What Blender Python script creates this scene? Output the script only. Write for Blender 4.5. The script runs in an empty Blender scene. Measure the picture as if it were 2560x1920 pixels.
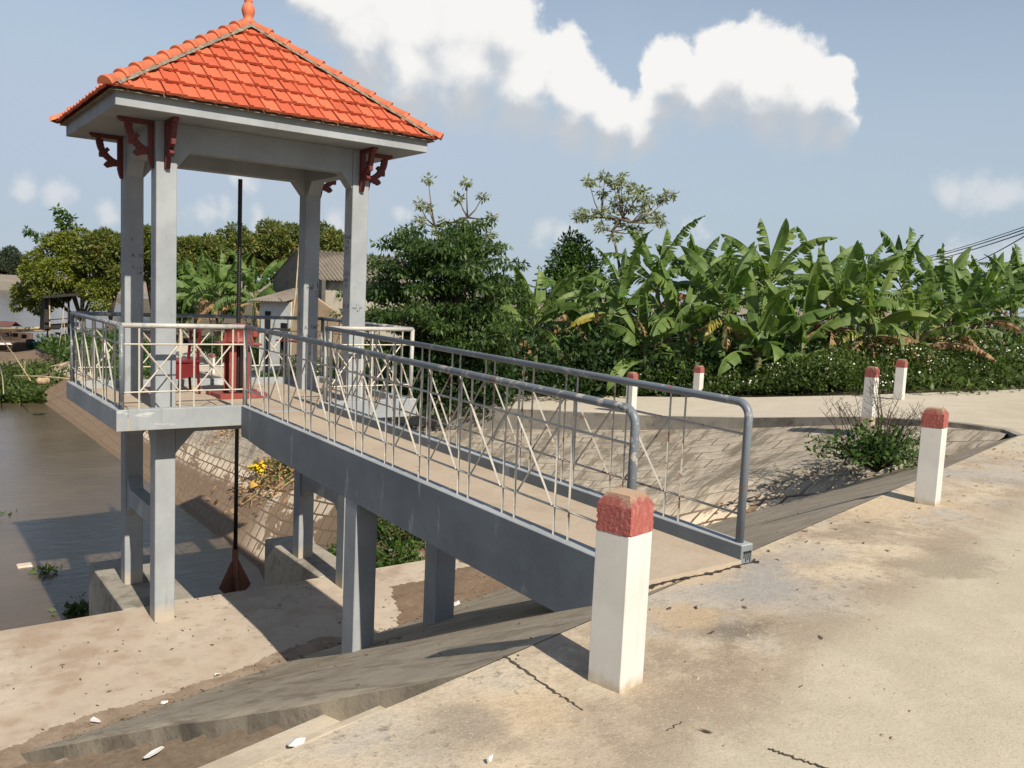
import bpy, bmesh, math, random
import numpy as np
from mathutils import Vector, Matrix
R = math.radians
C = bpy.context.scene.collection
# ------------------------------------------------------------------ camera
F, PW, PH = 2173.54, 2560, 1920
CAM = Vector((-2.879, -11.449, 1.5748)); YAW, PITCH, ROLL = -0.63765, -0.10318, 0.0460
_f = Vector((-math.sin(YAW)*math.cos(PITCH), math.cos(YAW)*math.cos(PITCH), math.sin(PITCH)))
_r0 = Vector((math.cos(YAW), math.sin(YAW), 0)); _u0 = _r0.cross(_f)
_r = math.cos(ROLL)*_r0 + math.sin(ROLL)*_u0; _u = -math.sin(ROLL)*_r0 + math.cos(ROLL)*_u0
DS = 2560/2212.0
def at(u, v, d):                       # point seen at (u, v) of the 2212-wide picture, d metres deep
    return CAM + (_f + _r*((u*DS-PW/2)/F) - _u*((v*DS-PH/2)/F))*d
def on_z(u, v, z):
    d = _f + _r*((u*DS-PW/2)/F) - _u*((v*DS-PH/2)/F)
    return CAM + d*((z-CAM.z)/d.z)
cam = bpy.data.cameras.new('camera'); co = bpy.data.objects.new('camera', cam); C.objects.link(co)
cam.sensor_width = 36; cam.lens = F/PW*36; cam.clip_start = .05; cam.clip_end = 8000
M = Matrix((( _r.x, _u.x, -_f.x, CAM.x), (_r.y, _u.y, -_f.y, CAM.y), (_r.z, _u.z, -_f.z, CAM.z), (0,0,0,1)))
co.matrix_world = M; bpy.context.scene.camera = co
# ------------------------------------------------------------------ scene objects
def link(o, parent=None):
    C.objects.link(o)
    if parent is not None: o.parent = parent
    return o
def tag(o, label=None, cat=None, group=None, kind=None):
    if label: o['label'] = label
    if cat: o['category'] = cat
    if group: o['group'] = group
    if kind: o['kind'] = kind
    return o
def empty(name, loc=(0,0,0), label=None, cat=None, group=None, rz=0):
    o = bpy.data.objects.new(name, None); o.location = loc; o.rotation_euler = (0,0,rz); o.empty_display_size = .1
    link(o); return tag(o, label, cat, group)
def copy_tree(o, parent=None):
    c = o.copy(); C.objects.link(c)
    for k in ('label', 'category', 'group', 'kind'):
        if k in o.keys(): c[k] = o[k]
    if parent is not None: c.parent = parent
    for ch in list(o.children): copy_tree(ch, c)
    return c
class MB:
    """collects faces, makes one mesh object; verts are in the parent's frame"""
    def __init__(s): s.v = []; s.f = []; s.m = []; s.sm = []
    def add(s, vs, fs, mi=0, smooth=False):
        b = len(s.v); s.v += [tuple(p) for p in vs]
        s.f += [tuple(b+i for i in f) for f in fs]; s.m += [mi]*len(fs); s.sm += [smooth]*len(fs)
        return s
    def box(s, a, b, mi=0):
        x0,y0,z0 = a; x1,y1,z1 = b
        return s.add([(x0,y0,z0),(x1,y0,z0),(x1,y1,z0),(x0,y1,z0),(x0,y0,z1),(x1,y0,z1),(x1,y1,z1),(x0,y1,z1)],
                     [(3,2,1,0),(4,5,6,7),(0,1,5,4),(1,2,6,5),(2,3,7,6),(3,0,4,7)], mi)
    def hexa(s, p, mi=0):              # 8 points: bottom ring ccw, top ring ccw
        return s.add(p, [(3,2,1,0),(4,5,6,7),(0,1,5,4),(1,2,6,5),(2,3,7,6),(3,0,4,7)], mi)
    def prism(s, prof, f0, f1, mi=0):  # profile list, two functions giving the end points
        n = len(prof); a = [f0(p) for p in prof]; b = [f1(p) for p in prof]
        return s.add(a+b, [tuple(range(n))[::-1], tuple(range(n, 2*n))] + [(i, (i+1) % n, n+(i+1) % n, n+i) for i in range(n)], mi)
    def tube(s, pts, r, n=8, mi=0, smooth=True, caps=True):
        pts = [Vector(p) for p in pts]; k = len(pts); vs = []
        rr = r if isinstance(r, (list, tuple)) else [r]*k
        t0 = (pts[1]-pts[0]).normalized(); ref = Vector((0,0,1)) if abs(t0.z) < .9 else Vector((1,0,0))
        nx = t0.cross(ref).normalized()
        for i, p in enumerate(pts):
            t = (pts[min(i+1,k-1)]-pts[max(i-1,0)]).normalized()
            nx = (nx - t*nx.dot(t)).normalized(); ny = t.cross(nx)
            for j in range(n):
                a = 2*math.pi*j/n; vs.append(p + (nx*math.cos(a)+ny*math.sin(a))*rr[i])
        fs = [(i*n+j, i*n+(j+1) % n, (i+1)*n+(j+1) % n, (i+1)*n+j) for i in range(k-1) for j in range(n)]
        s.add(vs, fs, mi, smooth)
        if caps:
            b = len(s.v)-k*n
            s.f += [tuple(b+j for j in range(n))[::-1], tuple(b+(k-1)*n+j for j in range(n))]; s.m += [mi]*2; s.sm += [False]*2
        return s
    def lathe(s, prof, n=16, c=(0,0,0), mi=0):  # (r, z)
        vs = [(c[0]+r*math.cos(2*math.pi*j/n), c[1]+r*math.sin(2*math.pi*j/n), c[2]+z) for r, z in prof for j in range(n)]
        fs = [(i*n+j, i*n+(j+1) % n, (i+1)*n+(j+1) % n, (i+1)*n+j) for i in range(len(prof)-1) for j in range(n)]
        s.add(vs, fs, mi, True); b = len(s.v)-len(prof)*n
        s.f += [tuple(b+j for j in range(n))[::-1], tuple(b+(len(prof)-1)*n+j for j in range(n))]; s.m += [mi]*2; s.sm += [False]*2
        return s
    def build(s, name, mats, parent=None, bevel=0, off=None, seg=1):
        me = bpy.data.meshes.new(name)
        v = s.v
        if off is not None: v = [(p[0]-off[0], p[1]-off[1], p[2]-off[2]) for p in v]
        me.from_pydata(v, [], s.f)
        for m in (mats if isinstance(mats, (list, tuple)) else [mats]): me.materials.append(m)
        me.polygons.foreach_set('material_index', s.m); me.polygons.foreach_set('use_smooth', s.sm); me.update()
        o = link(bpy.data.objects.new(name, me), parent)
        if bevel:
            b = o.modifiers.new('b', 'BEVEL'); b.width = bevel; b.segments = seg; b.limit_method = 'ANGLE'; b.angle_limit = R(40)
        return o
# ------------------------------------------------------------------ materials
class NT:
    def __init__(s, name):
        s.mat = bpy.data.materials.new(name); s.mat.use_nodes = True; s.t = s.mat.node_tree
        s.n = s.t.nodes; s.b = s.n['Principled BSDF']; s.out = s.n['Material Output']
    def new(s, k, **kw):
        x = s.n.new(k)
        for a, b in kw.items(): setattr(x, a, b)
        return x
    def ln(s, a, b): s.t.links.new(a, b)
    def co(s, kind='Object', scale=(1,1,1), rot=(0,0,0)):
        tc = s.new('ShaderNodeTexCoord'); mp = s.new('ShaderNodeMapping')
        mp.inputs['Scale'].default_value = scale; mp.inputs['Rotation'].default_value = rot
        s.ln(tc.outputs[kind], mp.inputs[0]); return mp.outputs[0]
    def noise(s, vec, scale, detail=6, rough=.6, dist=0):
        x = s.new('ShaderNodeTexNoise'); x.inputs['Scale'].default_value = scale; x.inputs['Detail'].default_value = detail
        x.inputs['Roughness'].default_value = rough; x.inputs['Distortion'].default_value = dist
        s.ln(vec, x.inputs['Vector']); return x.outputs[0]
    def rng(s, val, lo, hi, a=0, b=1):
        x = s.new('ShaderNodeMapRange'); x.interpolation_type = 'SMOOTHSTEP'
        for i, q in enumerate((lo, hi, a, b)): x.inputs[i+1].default_value = q
        s.ln(val, x.inputs[0]); return x.outputs[0]
    def math(s, op, a, b=None, c=None):
        x = s.new('ShaderNodeMath', operation=op)
        for i, q in enumerate((a, b, c)):
            if q is None: continue
            if isinstance(q, (int, float)): x.inputs[i].default_value = q
            else: s.ln(q, x.inputs[i])
        return x.outputs[0]
    def mix(s, fac, a, b, mode='MIX'):
        x = s.new('ShaderNodeMix', data_type='RGBA', blend_type=mode)
        if isinstance(fac, (int, float)): x.inputs[0].default_value = fac
        else: s.ln(fac, x.inputs[0])
        for i, q in ((6, a), (7, b)):
            if isinstance(q, tuple): x.inputs[i].default_value = (*q, 1) if len(q) == 3 else q
            else: s.ln(q, x.inputs[i])
        return x.outputs[2]
    def bump(s, h, strength=.3, dist=.02, prev=None):
        x = s.new('ShaderNodeBump'); x.inputs['Strength'].default_value = strength; x.inputs['Distance'].default_value = dist
        s.ln(h, x.inputs['Height'])
        if prev is not None: s.ln(prev, x.inputs['Normal'])
        return x.outputs[0]
    def done(s, col, rough=.8, normal=None, spec=.3, metal=0):
        if isinstance(col, tuple): s.b.inputs['Base Color'].default_value = (*[x*.8 for x in col], 1)
        else: s.ln(s.mix(1.0, col, (.8,.8,.8), 'MULTIPLY'), s.b.inputs['Base Color'])
        if isinstance(rough, (int, float)): s.b.inputs['Roughness'].default_value = rough
        else: s.ln(rough, s.b.inputs['Roughness'])
        s.b.inputs['Specular IOR Level'].default_value = spec; s.b.inputs['Metallic'].default_value = metal
        if normal is not None: s.ln(normal, s.b.inputs['Normal'])
        return s.mat
def simple(name, col, rough=.8, var=.15, scale=6, bump=.15, spec=.3):
    t = NT(name); v = t.co(); n = t.noise(v, scale, 6)
    d = tuple(c*(1-var) for c in col); l = tuple(min(1, c*(1+var)) for c in col)
    c = t.mix(t.rng(n, .3, .7), d, l)
    return t.done(c, rough, t.bump(t.noise(v, scale*6, 4), bump, .01), spec)
def painted_concrete(name, col, dirt=(.10,.095,.085), white=.0, streak=.3, ws=(1.2,1.2,4), base=False):
    t = NT(name); v = t.co()
    n1 = t.noise(v, 1.6, 5); n2 = t.noise(v, 9, 8, .7)
    c = t.mix(t.rng(n1, .3, .7), tuple(x*.86 for x in col), tuple(x*1.1 for x in col))
    vs = t.co('Object', (7,7,.7)); st = t.noise(vs, 1.6, 6, .65)
    c = t.mix(t.math('MULTIPLY', t.rng(st, .55, .78), streak), c, dirt)
    c = t.mix(t.math('MULTIPLY', t.rng(n2, .62, .72), .35), c, tuple(min(.75, x*1.5) for x in col))
    if white: 
        wv = t.co('Object', ws); c = t.mix(t.math('MULTIPLY', t.rng(t.noise(wv, 1.7, 7, .62), .60, .68), white), c, (.62,.63,.62))
    if base:
        sp = t.new('ShaderNodeSeparateXYZ'); t.ln(v, sp.inputs[0])
        c = t.mix(t.math('MULTIPLY', t.rng(t.math('ADD', sp.outputs[2], t.math('MULTIPLY', t.noise(v, 6, 6, .7), -.35)), .10, -.10), .7), c, (.50,.42,.31))
        sm = t.math('MULTIPLY', t.rng(t.noise(t.co('Object', (5,5,1.4)), 1.0, 7, .68, .5), .55, .68), t.rng(t.math('ABSOLUTE', t.math('SUBTRACT', sp.outputs[2], 3.7)), 1.1, .4))
        c = t.mix(t.math('MULTIPLY', sm, .45), c, (.13,.125,.115))
        c = t.mix(t.math('MULTIPLY', t.rng(t.noise(t.co('Object', (3,3,60)), 1.0, 2), .62, .70), .07), c, (.14,.15,.155))
    nb = t.bump(t.noise(v, 60, 5), .25, .006)
    return t.done(c, .78, t.bump(n2, .2, .012, nb), .25)
GREY = painted_concrete('grey_painted_concrete', (.335,.36,.378))
GREYC = painted_concrete('grey_column_paint', (.335,.36,.378), base=True)
GREYW = painted_concrete('grey_painted_concrete_flaking', (.335,.36,.375), white=.6)
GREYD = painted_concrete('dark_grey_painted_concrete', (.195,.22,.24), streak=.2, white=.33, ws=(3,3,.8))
def concrete(name, a, b, dirt, moss=None, scale=1.0, streakrot=None, dirtamt=.8, bumps=.3, dirt2=None, specks=.5):
    t = NT(name); v = t.co()
    n0 = t.noise(v, .55*scale, 4); n1 = t.noise(v, 2.2*scale, 8, .65); n2 = t.noise(v, 14*scale, 8, .7); n3 = t.noise(v, 55*scale, 4, .7)
    c = t.mix(t.rng(n1, .32, .68), a, b)
    c = t.mix(t.math('MULTIPLY', t.rng(t.math('ADD', t.math('MULTIPLY', n0, .6), t.math('MULTIPLY', n1, .4)), .48, .64), dirtamt), c, dirt)
    if dirt2: c = t.mix(t.math('MULTIPLY', t.rng(t.noise(v, 1.1*scale, 6, .7, .6), .54, .7), .7), c, dirt2)
    if moss: c = t.mix(t.math('MULTIPLY', t.rng(t.noise(v, 3.3*scale, 9, .72), .55, .7), .7), c, moss)
    if streakrot is not None:
        sv = t.co('Object', (9,.9,3), (0,0,streakrot)); c = t.mix(t.math('MULTIPLY', t.rng(t.noise(sv, .9, 8, .7), .46, .66), .75), c, tuple(x*.75 for x in dirt))
    c = t.mix(t.math('MULTIPLY', t.rng(n3, .62, .75), specks), c, tuple(x*.5 for x in dirt))
    c = t.mix(t.math('MULTIPLY', t.rng(n2, .45, .75), .18), c, (.6,.57,.5))
    nb = t.bump(n3, bumps, .008)
    return t.done(c, .9, t.bump(n2, bumps, .02, nb), .2)
APRON = concrete('apron_concrete', (.45,.375,.295), (.60,.52,.42), (.34,.25,.175), (.27,.235,.175), 1.0, dirt2=(.36,.275,.205))
APRONDIRT = concrete('apron_dirt', (.24,.175,.12), (.37,.29,.215), (.17,.12,.08), (.16,.13,.085), 1.6, bumps=.6)
SLOPE = concrete('weathered_slope_concrete', (.37,.315,.235), (.49,.425,.33), (.26,.212,.15), (.23,.195,.14), 1.2, streakrot=R(-77), dirtamt=.7)
STEPC0 = concrete('step_concrete', (.47,.41,.32), (.58,.51,.41), (.20,.145,.10), (.20,.15,.105), 1.1, dirtamt=.9)
WALLC = concrete('stained_wall_concrete', (.30,.275,.235), (.42,.385,.32), (.14,.125,.10), (.09,.085,.07), 1.5)
FLOORC = concrete('deck_floor_concrete', (.42,.345,.26), (.49,.41,.315), (.34,.27,.20), None, 1.6, dirtamt=.7)
def step_material():
    t = NT('muddy_step_concrete'); v = t.co(); n0 = t.noise(v, .8, 6, .65, .4); n1 = t.noise(v, 2.4, 8, .65); n2 = t.noise(v, 14, 8, .72); n3 = t.noise(v, 60, 4, .7)
    sep = t.new('ShaderNodeSeparateXYZ'); t.ln(v, sep.inputs[0])
    c = t.mix(t.rng(n1, .33, .66), (.44,.38,.29), (.58,.51,.40))
    low = t.rng(sep.outputs[2], -.6, -1.1, -.16, .17)
    m = t.rng(t.math('ADD', t.math('ADD', t.math('MULTIPLY', n0, .7), t.math('MULTIPLY', n1, .3)), low), .52, .60)
    c = t.mix(t.math('MULTIPLY', m, .93), c, t.mix(t.rng(n2, .35, .65), (.125,.09,.06), (.20,.15,.105)))
    c = t.mix(t.math('MULTIPLY', t.rng(n3, .6, .74), .5), c, (.14,.105,.075))
    nb = t.bump(n3, .3, .008); return t.done(c, .92, t.bump(n2, .4, .02, nb), .2)
STEPM = step_material()
# road: dirt margin beside the slope, smoother slab away from it
def road_material():
    t = NT('road_concrete'); v = t.co()
    n0 = t.noise(v, .5, 5); n1 = t.noise(v, 2.0, 8, .65); n2 = t.noise(v, 12, 8, .72); n3 = t.noise(v, 70, 4, .7); n4 = t.noise(v, .9, 6, .7, .5)
    sep = t.new('ShaderNodeSeparateXYZ'); t.ln(v, sep.inputs[0])
    q = t.math('ADD', t.math('MULTIPLY', sep.outputs[0], -.22), t.math('MULTIPLY', sep.outputs[1], .975))
    # kind: 1 near the edge of the slope (worn verge), 0 on the slab
    wob = t.math('ADD', q, t.math('MULTIPLY', t.math('SUBTRACT', n1, .5), .7))
    far = t.rng(t.math('ADD', sep.outputs[1], t.math('MULTIPLY', sep.outputs[0], -.30)), -8.6, -6.2)     # the ramp going off beyond the head of the basin
    verge = t.math('MULTIPLY', t.rng(wob, -8.95, -8.60), t.math('SUBTRACT', 1.0, t.rng(sep.outputs[0], 8.5, 11.0)))
    slab = t.mix(t.rng(n1, .35, .7), (.47,.42,.315), (.545,.49,.375))
    slab = t.mix(t.math('MULTIPLY', t.rng(n4, .54, .70), .25), slab, (.45,.385,.295))
    vg = t.mix(t.rng(n1, .33, .62), (.41,.328,.235), (.61,.515,.375))
    vg = t.mix(t.math('MULTIPLY', t.rng(t.math('ADD', n4, t.math('MULTIPLY', t.math('SUBTRACT', n2, .5), .35)), .50, .64), .6), vg, (.335,.27,.205))
    vg = t.mix(t.math('MULTIPLY', t.rng(n0, .52, .62), .6), vg, (.37,.36,.34))
    vg = t.mix(t.math('MULTIPLY', t.rng(n2, .50, .66), .35), vg, (.17,.13,.09))
    c = t.mix(verge, slab, vg)
    mud = t.math('MULTIPLY', t.rng(t.math('ABSOLUTE', t.math('ADD', wob, 8.80)), .36, .0), t.rng(n4, .36, .60))
    c = t.mix(t.math('MULTIPLY', mud, .6), c, (.30,.235,.17))
    def patch(x, y, r, sx=1.0):
        dx = t.math('MULTIPLY', t.math('SUBTRACT', sep.outputs[0], x), sx); dy = t.math('SUBTRACT', sep.outputs[1], y)
        dd = t.math('SQRT', t.math('ADD', t.math('MULTIPLY', dx, dx), t.math('MULTIPLY', dy, dy)))
        return t.rng(t.math('ADD', t.math('DIVIDE', dd, r), t.math('MULTIPLY', t.math('SUBTRACT', t.math('ADD', n1, t.math('MULTIPLY', n2, .5)), .75), 2.4)), 1.0, .35)
    for (u_, v_, r_, sx_, am, cc_) in [(1610,1265,.38,.6,.75,(.33,.325,.32)),(1660,1225,.2,.6,.6,(.31,.31,.31)),(1585,1365,.22,.8,.8,(.17,.14,.105)),(1500,1335,.25,.7,.6,(.27,.22,.165)),(1500,1500,.5,.9,.5,(.30,.24,.18)),(1570,1450,.35,.8,.55,(.28,.22,.165)),(1330,1560,.5,.9,.45,(.33,.27,.21)),(2030,1215,.42,.6,.55,(.25,.205,.15)),(1850,1150,.3,.5,.5,(.26,.21,.155)),(1760,1190,.3,.5,.4,(.36,.355,.35)),(1470,1240,.34,.7,.65,(.62,.47,.29)),(1480,1330,.26,.8,.55,(.60,.45,.28)),(1900,1090,.5,.5,.6,(.62,.48,.31)),(1130,1530,.3,.9,.55,(.60,.47,.31)),(1020,1560,.22,.9,.6,(.30,.255,.20)),(960,1600,.35,.9,.55,(.31,.26,.205)),(1240,1620,.22,.9,.4,(.62,.53,.40)),(1290,1490,.12,.8,.5,(.62,.55,.42))]:
        pp_ = on_z(u_, v_, -.25); c = t.mix(t.math('MULTIPLY', patch(pp_.x, pp_.y, r_, sx_), am), c, cc_)
    c = t.mix(t.math('MULTIPLY', t.rng(t.noise(v, 26, 6, .75), .54, .70), .28), c, (.30,.245,.18))
    blk = t.math('MULTIPLY', t.rng(n2, .55, .68), t.rng(t.noise(v, 1.0, 4, .6, .3), .57, .66))
    c = t.mix(t.math('MULTIPLY', blk, .75), c, (.115,.095,.072))
    c = t.mix(t.math('MULTIPLY', t.rng(n3, .64, .74), .4), c, (.2,.15,.1))
    farc = t.mix(t.rng(n1, .35, .7), (.56,.50,.40), (.61,.55,.45))
    c = t.mix(t.math('MULTIPLY', far, .9), c, farc)
    vo = t.new('ShaderNodeTexVoronoi'); vo.inputs['Scale'].default_value = 130; t.ln(v, vo.inputs['Vector']); vs_ = t.new('ShaderNodeSeparateColor'); t.ln(vo.outputs['Color'], vs_.inputs[0])
    c = t.mix(t.math('MULTIPLY', t.rng(vs_.outputs[0], .80, .97), .30), c, (.24,.19,.14)); c = t.mix(t.math('MULTIPLY', t.rng(vs_.outputs[1], .85, .98), .25), c, (.72,.67,.57))
    hb = t.math('ADD', t.math('MULTIPLY', n2, t.math('ADD', .35, t.math('MULTIPLY', verge, .9))), t.math('MULTIPLY', n3, .3))
    return t.done(c, .92, t.bump(hb, .45, .025), .2)
ROAD = road_material()
def block_material():
    t = NT('block_paving'); v = t.co('UV')
    br = t.new('ShaderNodeTexBrick'); br.offset = .5
    nz = t.new('ShaderNodeTexNoise'); nz.inputs['Scale'].default_value = 5; nz.inputs['Detail'].default_value = 3; t.ln(v, nz.inputs['Vector'])
    vm = t.new('ShaderNodeVectorMath', operation='MULTIPLY_ADD'); t.ln(nz.outputs['Color'], vm.inputs[0]); vm.inputs[1].default_value = (.05,.05,0); t.ln(v, vm.inputs[2])
    t.ln(vm.outputs[0], br.inputs['Vector']); br.inputs['Scale'].default_value = 1
    br.inputs['Brick Width'].default_value = .43; br.inputs['Row Height'].default_value = .47
    br.inputs['Mortar Size'].default_value = .036; br.inputs['Mortar Smooth'].default_value = .25; br.inputs['Bias'].default_value = -.1
    br.inputs['Color1'].default_value = (.64,.54,.41,1); br.inputs['Color2'].default_value = (.56,.47,.355,1); br.inputs['Mortar'].default_value = (.125,.085,.055,1)
    sep = t.new('ShaderNodeSeparateXYZ'); t.ln(v, sep.inputs[0])
    n1 = t.noise(v, 1.1, 7, .62, .3); n2 = t.noise(v, 6, 7, .7)
    sv = t.co('UV', (3.0,.55,1)); ns = t.noise(sv, 1.0, 8, .7)
    up = t.rng(sep.outputs[1], 3.0, 3.8)                    # older grey stone higher up
    c = br.outputs['Color']
    b2 = t.new('ShaderNodeTexBrick'); b2.offset = .5; t.ln(vm.outputs[0], b2.inputs['Vector']); b2.inputs['Scale'].default_value = 1
    b2.inputs['Brick Width'].default_value = .55; b2.inputs['Row Height'].default_value = .42; b2.inputs['Mortar Size'].default_value = .017; b2.inputs['Mortar Smooth'].default_value = .3
    bmp = t.math('MULTIPLY', t.rng(t.math('ABSOLUTE', t.math('SUBTRACT', sep.outputs[1], 1.75)), .85, .25), .10)
    mudm = t.math('MULTIPLY', t.rng(t.math('ADD', n1, bmp), .545, .585), t.math('SUBTRACT', 1.0, up))
    c = t.mix(t.math('MULTIPLY', mudm, .92), c, (.20,.135,.085))
    grey = t.mix(t.rng(n2, .3, .7), (.33,.285,.22), (.52,.455,.36))
    grey = t.mix(t.math('MULTIPLY', b2.outputs['Fac'], .8), grey, (.11,.095,.075))
    grey = t.mix(t.math('MULTIPLY', t.rng(ns, .46, .60), .85), grey, (.19,.16,.12)); grey = t.mix(t.math('MULTIPLY', t.rng(n1, .52, .66), .6), grey, (.17,.145,.11))
    c = t.mix(up, c, grey)
    wet = t.rng(t.math('ADD', sep.outputs[1], t.math('MULTIPLY', t.math('SUBTRACT', n2, .5), .35)), .62, .40)
    c = t.mix(t.math('MULTIPLY', wet, .95), c, (.155,.098,.06))
    mudl = t.math('MULTIPLY', t.rng(sep.outputs[0], 15.5, 17.5), t.rng(sep.outputs[1], 2.6, 2.0))
    c = t.mix(t.math('MULTIPLY', mudl, .95), c, t.mix(t.rng(n2, .3, .7), (.17,.115,.075), (.23,.165,.11)))
    h = t.math('SUBTRACT', t.math('MULTIPLY', n2, .5), t.math('MULTIPLY', br.outputs['Fac'], t.math('SUBTRACT', 1.0, up)))
    return t.done(c, .88, t.bump(h, .6, .03), .25)
BLOCK = block_material()
def water_material():
    t = NT('muddy_water'); v = t.co('Object', (1,1,1))
    n = t.noise(t.co('Object', (1.0,2.3,1), (0,0,R(-35))), 2.2, 6, .65, .6); n1 = t.noise(v, 14, 4, .6)
    nb = t.bump(n1, .04, .02)
    nrm = t.bump(n, .2, .06, nb)
    c = t.mix(t.rng(t.noise(v, .25, 4), .35, .65), (.105,.080,.054), (.14,.105,.07))
    t.b.inputs['IOR'].default_value = 1.33
    return t.done(c, .14, nrm, .35)
WATER = water_material()
def leaf_mat(name, cols, trans=.35, rough=.5, whole=False):
    t = NT(name); g = t.new('ShaderNodeNewGeometry'); r = t.new('ShaderNodeValToRGB')
    while len(r.color_ramp.elements) < len(cols): r.color_ramp.elements.new(.5)
    for i, c in enumerate(cols):
        r.color_ramp.elements[i].position = i/(len(cols)-1); r.color_ramp.elements[i].color = (*c, 1)
    v = t.co(); nz = t.noise(v, 1.3, 3)
    if whole:
        oi = t.new('ShaderNodeObjectInfo'); t.ln(t.math('ADD', t.math('ADD', t.math('MULTIPLY', oi.outputs['Random'], .30), t.math('MULTIPLY', t.rng(nz, .25, .75), .55)), t.math('MULTIPLY', g.outputs['Random Per Island'], .12)), r.inputs[0])
    else: t.ln(t.math('ADD', t.math('MULTIPLY', g.outputs['Random Per Island'], .65), t.math('MULTIPLY', t.rng(nz, .3, .7), .35)), r.inputs[0])
    t.ln(r.outputs[0], t.b.inputs['Base Color']); t.b.inputs['Roughness'].default_value = rough; t.b.inputs['Specular IOR Level'].default_value = .35
    tr = t.new('ShaderNodeBsdfTranslucent'); hs = t.new('ShaderNodeHueSaturation'); hs.inputs['Value'].default_value = 1.6; hs.inputs['Saturation'].default_value = 1.15
    t.ln(r.outputs[0], hs.inputs['Color']); t.ln(hs.outputs[0], tr.inputs['Color'])
    mx = t.new('ShaderNodeMixShader'); mx.inputs[0].default_value = trans
    t.ln(t.b.outputs[0], mx.inputs[1]); t.ln(tr.outputs[0], mx.inputs[2]); t.ln(mx.outputs[0], t.out.inputs['Surface'])
    return t.mat
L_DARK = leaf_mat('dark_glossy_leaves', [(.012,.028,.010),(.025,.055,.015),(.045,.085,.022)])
L_LAYER = leaf_mat('layered_tree_leaves', [(.018,.040,.012),(.045,.085,.020),(.10,.155,.036)])
L_MID = leaf_mat('mid_green_leaves', [(.022,.05,.012),(.05,.10,.02),(.085,.14,.03)])
L_YEL = leaf_mat('yellow_green_leaves', [(.07,.10,.018),(.14,.17,.026),(.23,.245,.04)])
L_MANGO = leaf_mat('flushing_mango_leaves', [(.045,.078,.02),(.085,.125,.028),(.14,.155,.036),(.27,.21,.06)])
L_PALE = leaf_mat('pale_sage_leaves', [(.12,.16,.06),(.20,.24,.11),(.34,.33,.20)])
L_FAR = leaf_mat('far_trees_leaves', [(.030,.045,.028),(.045,.062,.036),(.06,.078,.045)])
L_HEDGE = leaf_mat('groundcover_leaves', [(.026,.045,.012),(.055,.09,.02),(.11,.15,.035)])
L_BAN = leaf_mat('banana_leaf_blade', [(.040,.082,.02),(.075,.135,.03),(.135,.20,.05),(.20,.24,.065)], .32, .52, True)
L_BANY = leaf_mat('banana_leaf_yellowing', [(.18,.19,.03),(.30,.26,.05),(.38,.30,.07)], .3, .5)
L_DRY = leaf_mat('dry_banana_leaf', [(.17,.10,.05),(.32,.20,.10),(.48,.33,.19)], .3, .8)
RIB = simple('banana_midrib', (.14,.20,.05), .5, .2, 4, .05)
STEM = simple('banana_stem', (.11,.12,.045), .6, .4, 3, .2)
BARK = simple('tree_bark', (.115,.09,.065), .9, .35, 5, .5)
BARKY = simple('pale_twig_bark', (.19,.15,.10), .9, .3, 5, .3)
PETAL = simple('white_petals', (.80,.80,.70), .7, .05, 4, .0)
TWIG = simple('dry_twigs', (.26,.19,.11), .9, .3, 9, .2)
DARKW = simple('dark_wood', (.035,.03,.026), .85, .3, 5, .2)
BAMBOO = simple('bamboo_poles', (.40,.32,.19), .6, .25, 3, .15)
MUD = concrete('river_mud', (.17,.115,.075), (.24,.17,.115), (.12,.08,.05), (.09,.085,.04), 1.0, bumps=.5)
SOIL = concrete('field_soil', (.10,.085,.05), (.14,.115,.07), (.07,.06,.035), (.05,.065,.025), .5, bumps=.5)
def tile_material():
    t = NT('orange_clay_tile'); v = t.co(); g = t.new('ShaderNodeNewGeometry')
    n = t.noise(v, 3, 7, .65); n2 = t.noise(v, 30, 5)
    c = t.mix(t.rng(g.outputs['Random Per Island'], 0, 1), (.49,.104,.050), (.62,.155,.075))
    c = t.mix(t.math('MULTIPLY', t.rng(n, .5, .72), .35), c, (.38,.072,.042))
    c = t.mix(t.math('MULTIPLY', t.rng(n2, .60, .75), .25), c, (.56,.19,.11))
    return t.done(c, .62, t.bump(n2, .15, .004), .3)
TILE = tile_material()
CAPT = simple('orange_ridge_tile', (.60,.175,.088), .6, .13, 5, .1)
MORTAR = simple('ridge_mortar', (.22,.19,.145), .95, .35, 18, .6)
def worn_paint(name, col, under, lo, hi, scale=3, rough=.45, rust=None, und_amt=1):
    t = NT(name); v = t.co(); n = t.noise(v, scale, 9, .75); n2 = t.noise(v, 1.1, 4); n3 = t.noise(v, 40, 4)
    c = t.mix(t.rng(n2, .3, .7), tuple(x*.85 for x in col), tuple(x*1.12 for x in col))
    c = t.mix(t.math('MULTIPLY', t.rng(n, lo, hi), und_amt), c, under)
    if rust: c = t.mix(t.rng(t.noise(v, scale*1.3, 9, .8, .4), .60, .63), c, rust)
    return t.done(c, rough, t.bump(n, .15, .004), .4)
PIPE = worn_paint('grey_pipe_paint', (.155,.18,.205), (.48,.45,.40), .54, .59, 8, .42, rust=(.30,.06,.035))
PIPEC = worn_paint('cream_over_grey_pipe_paint', (.50,.48,.43), (.33,.36,.38), .52, .62, 6, .42, rust=(.36,.075,.045))
BAR = worn_paint('faded_baluster_paint', (.48,.465,.42), (.66,.60,.48), .45, .62, 6, .5, rust=(.20,.075,.04))
BARC = worn_paint('cream_baluster_paint', (.66,.61,.50), (.50,.48,.43), .52, .66, 6, .5, rust=(.30,.12,.06))
BRKT = worn_paint('oxblood_bracket_paint', (.14,.026,.022), (.10,.024,.022), .5, .65, 4, .6)
HOIST = worn_paint('red_hoist_paint', (.25,.052,.042), (.42,.16,.12), .56, .66, 4, .5)
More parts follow.
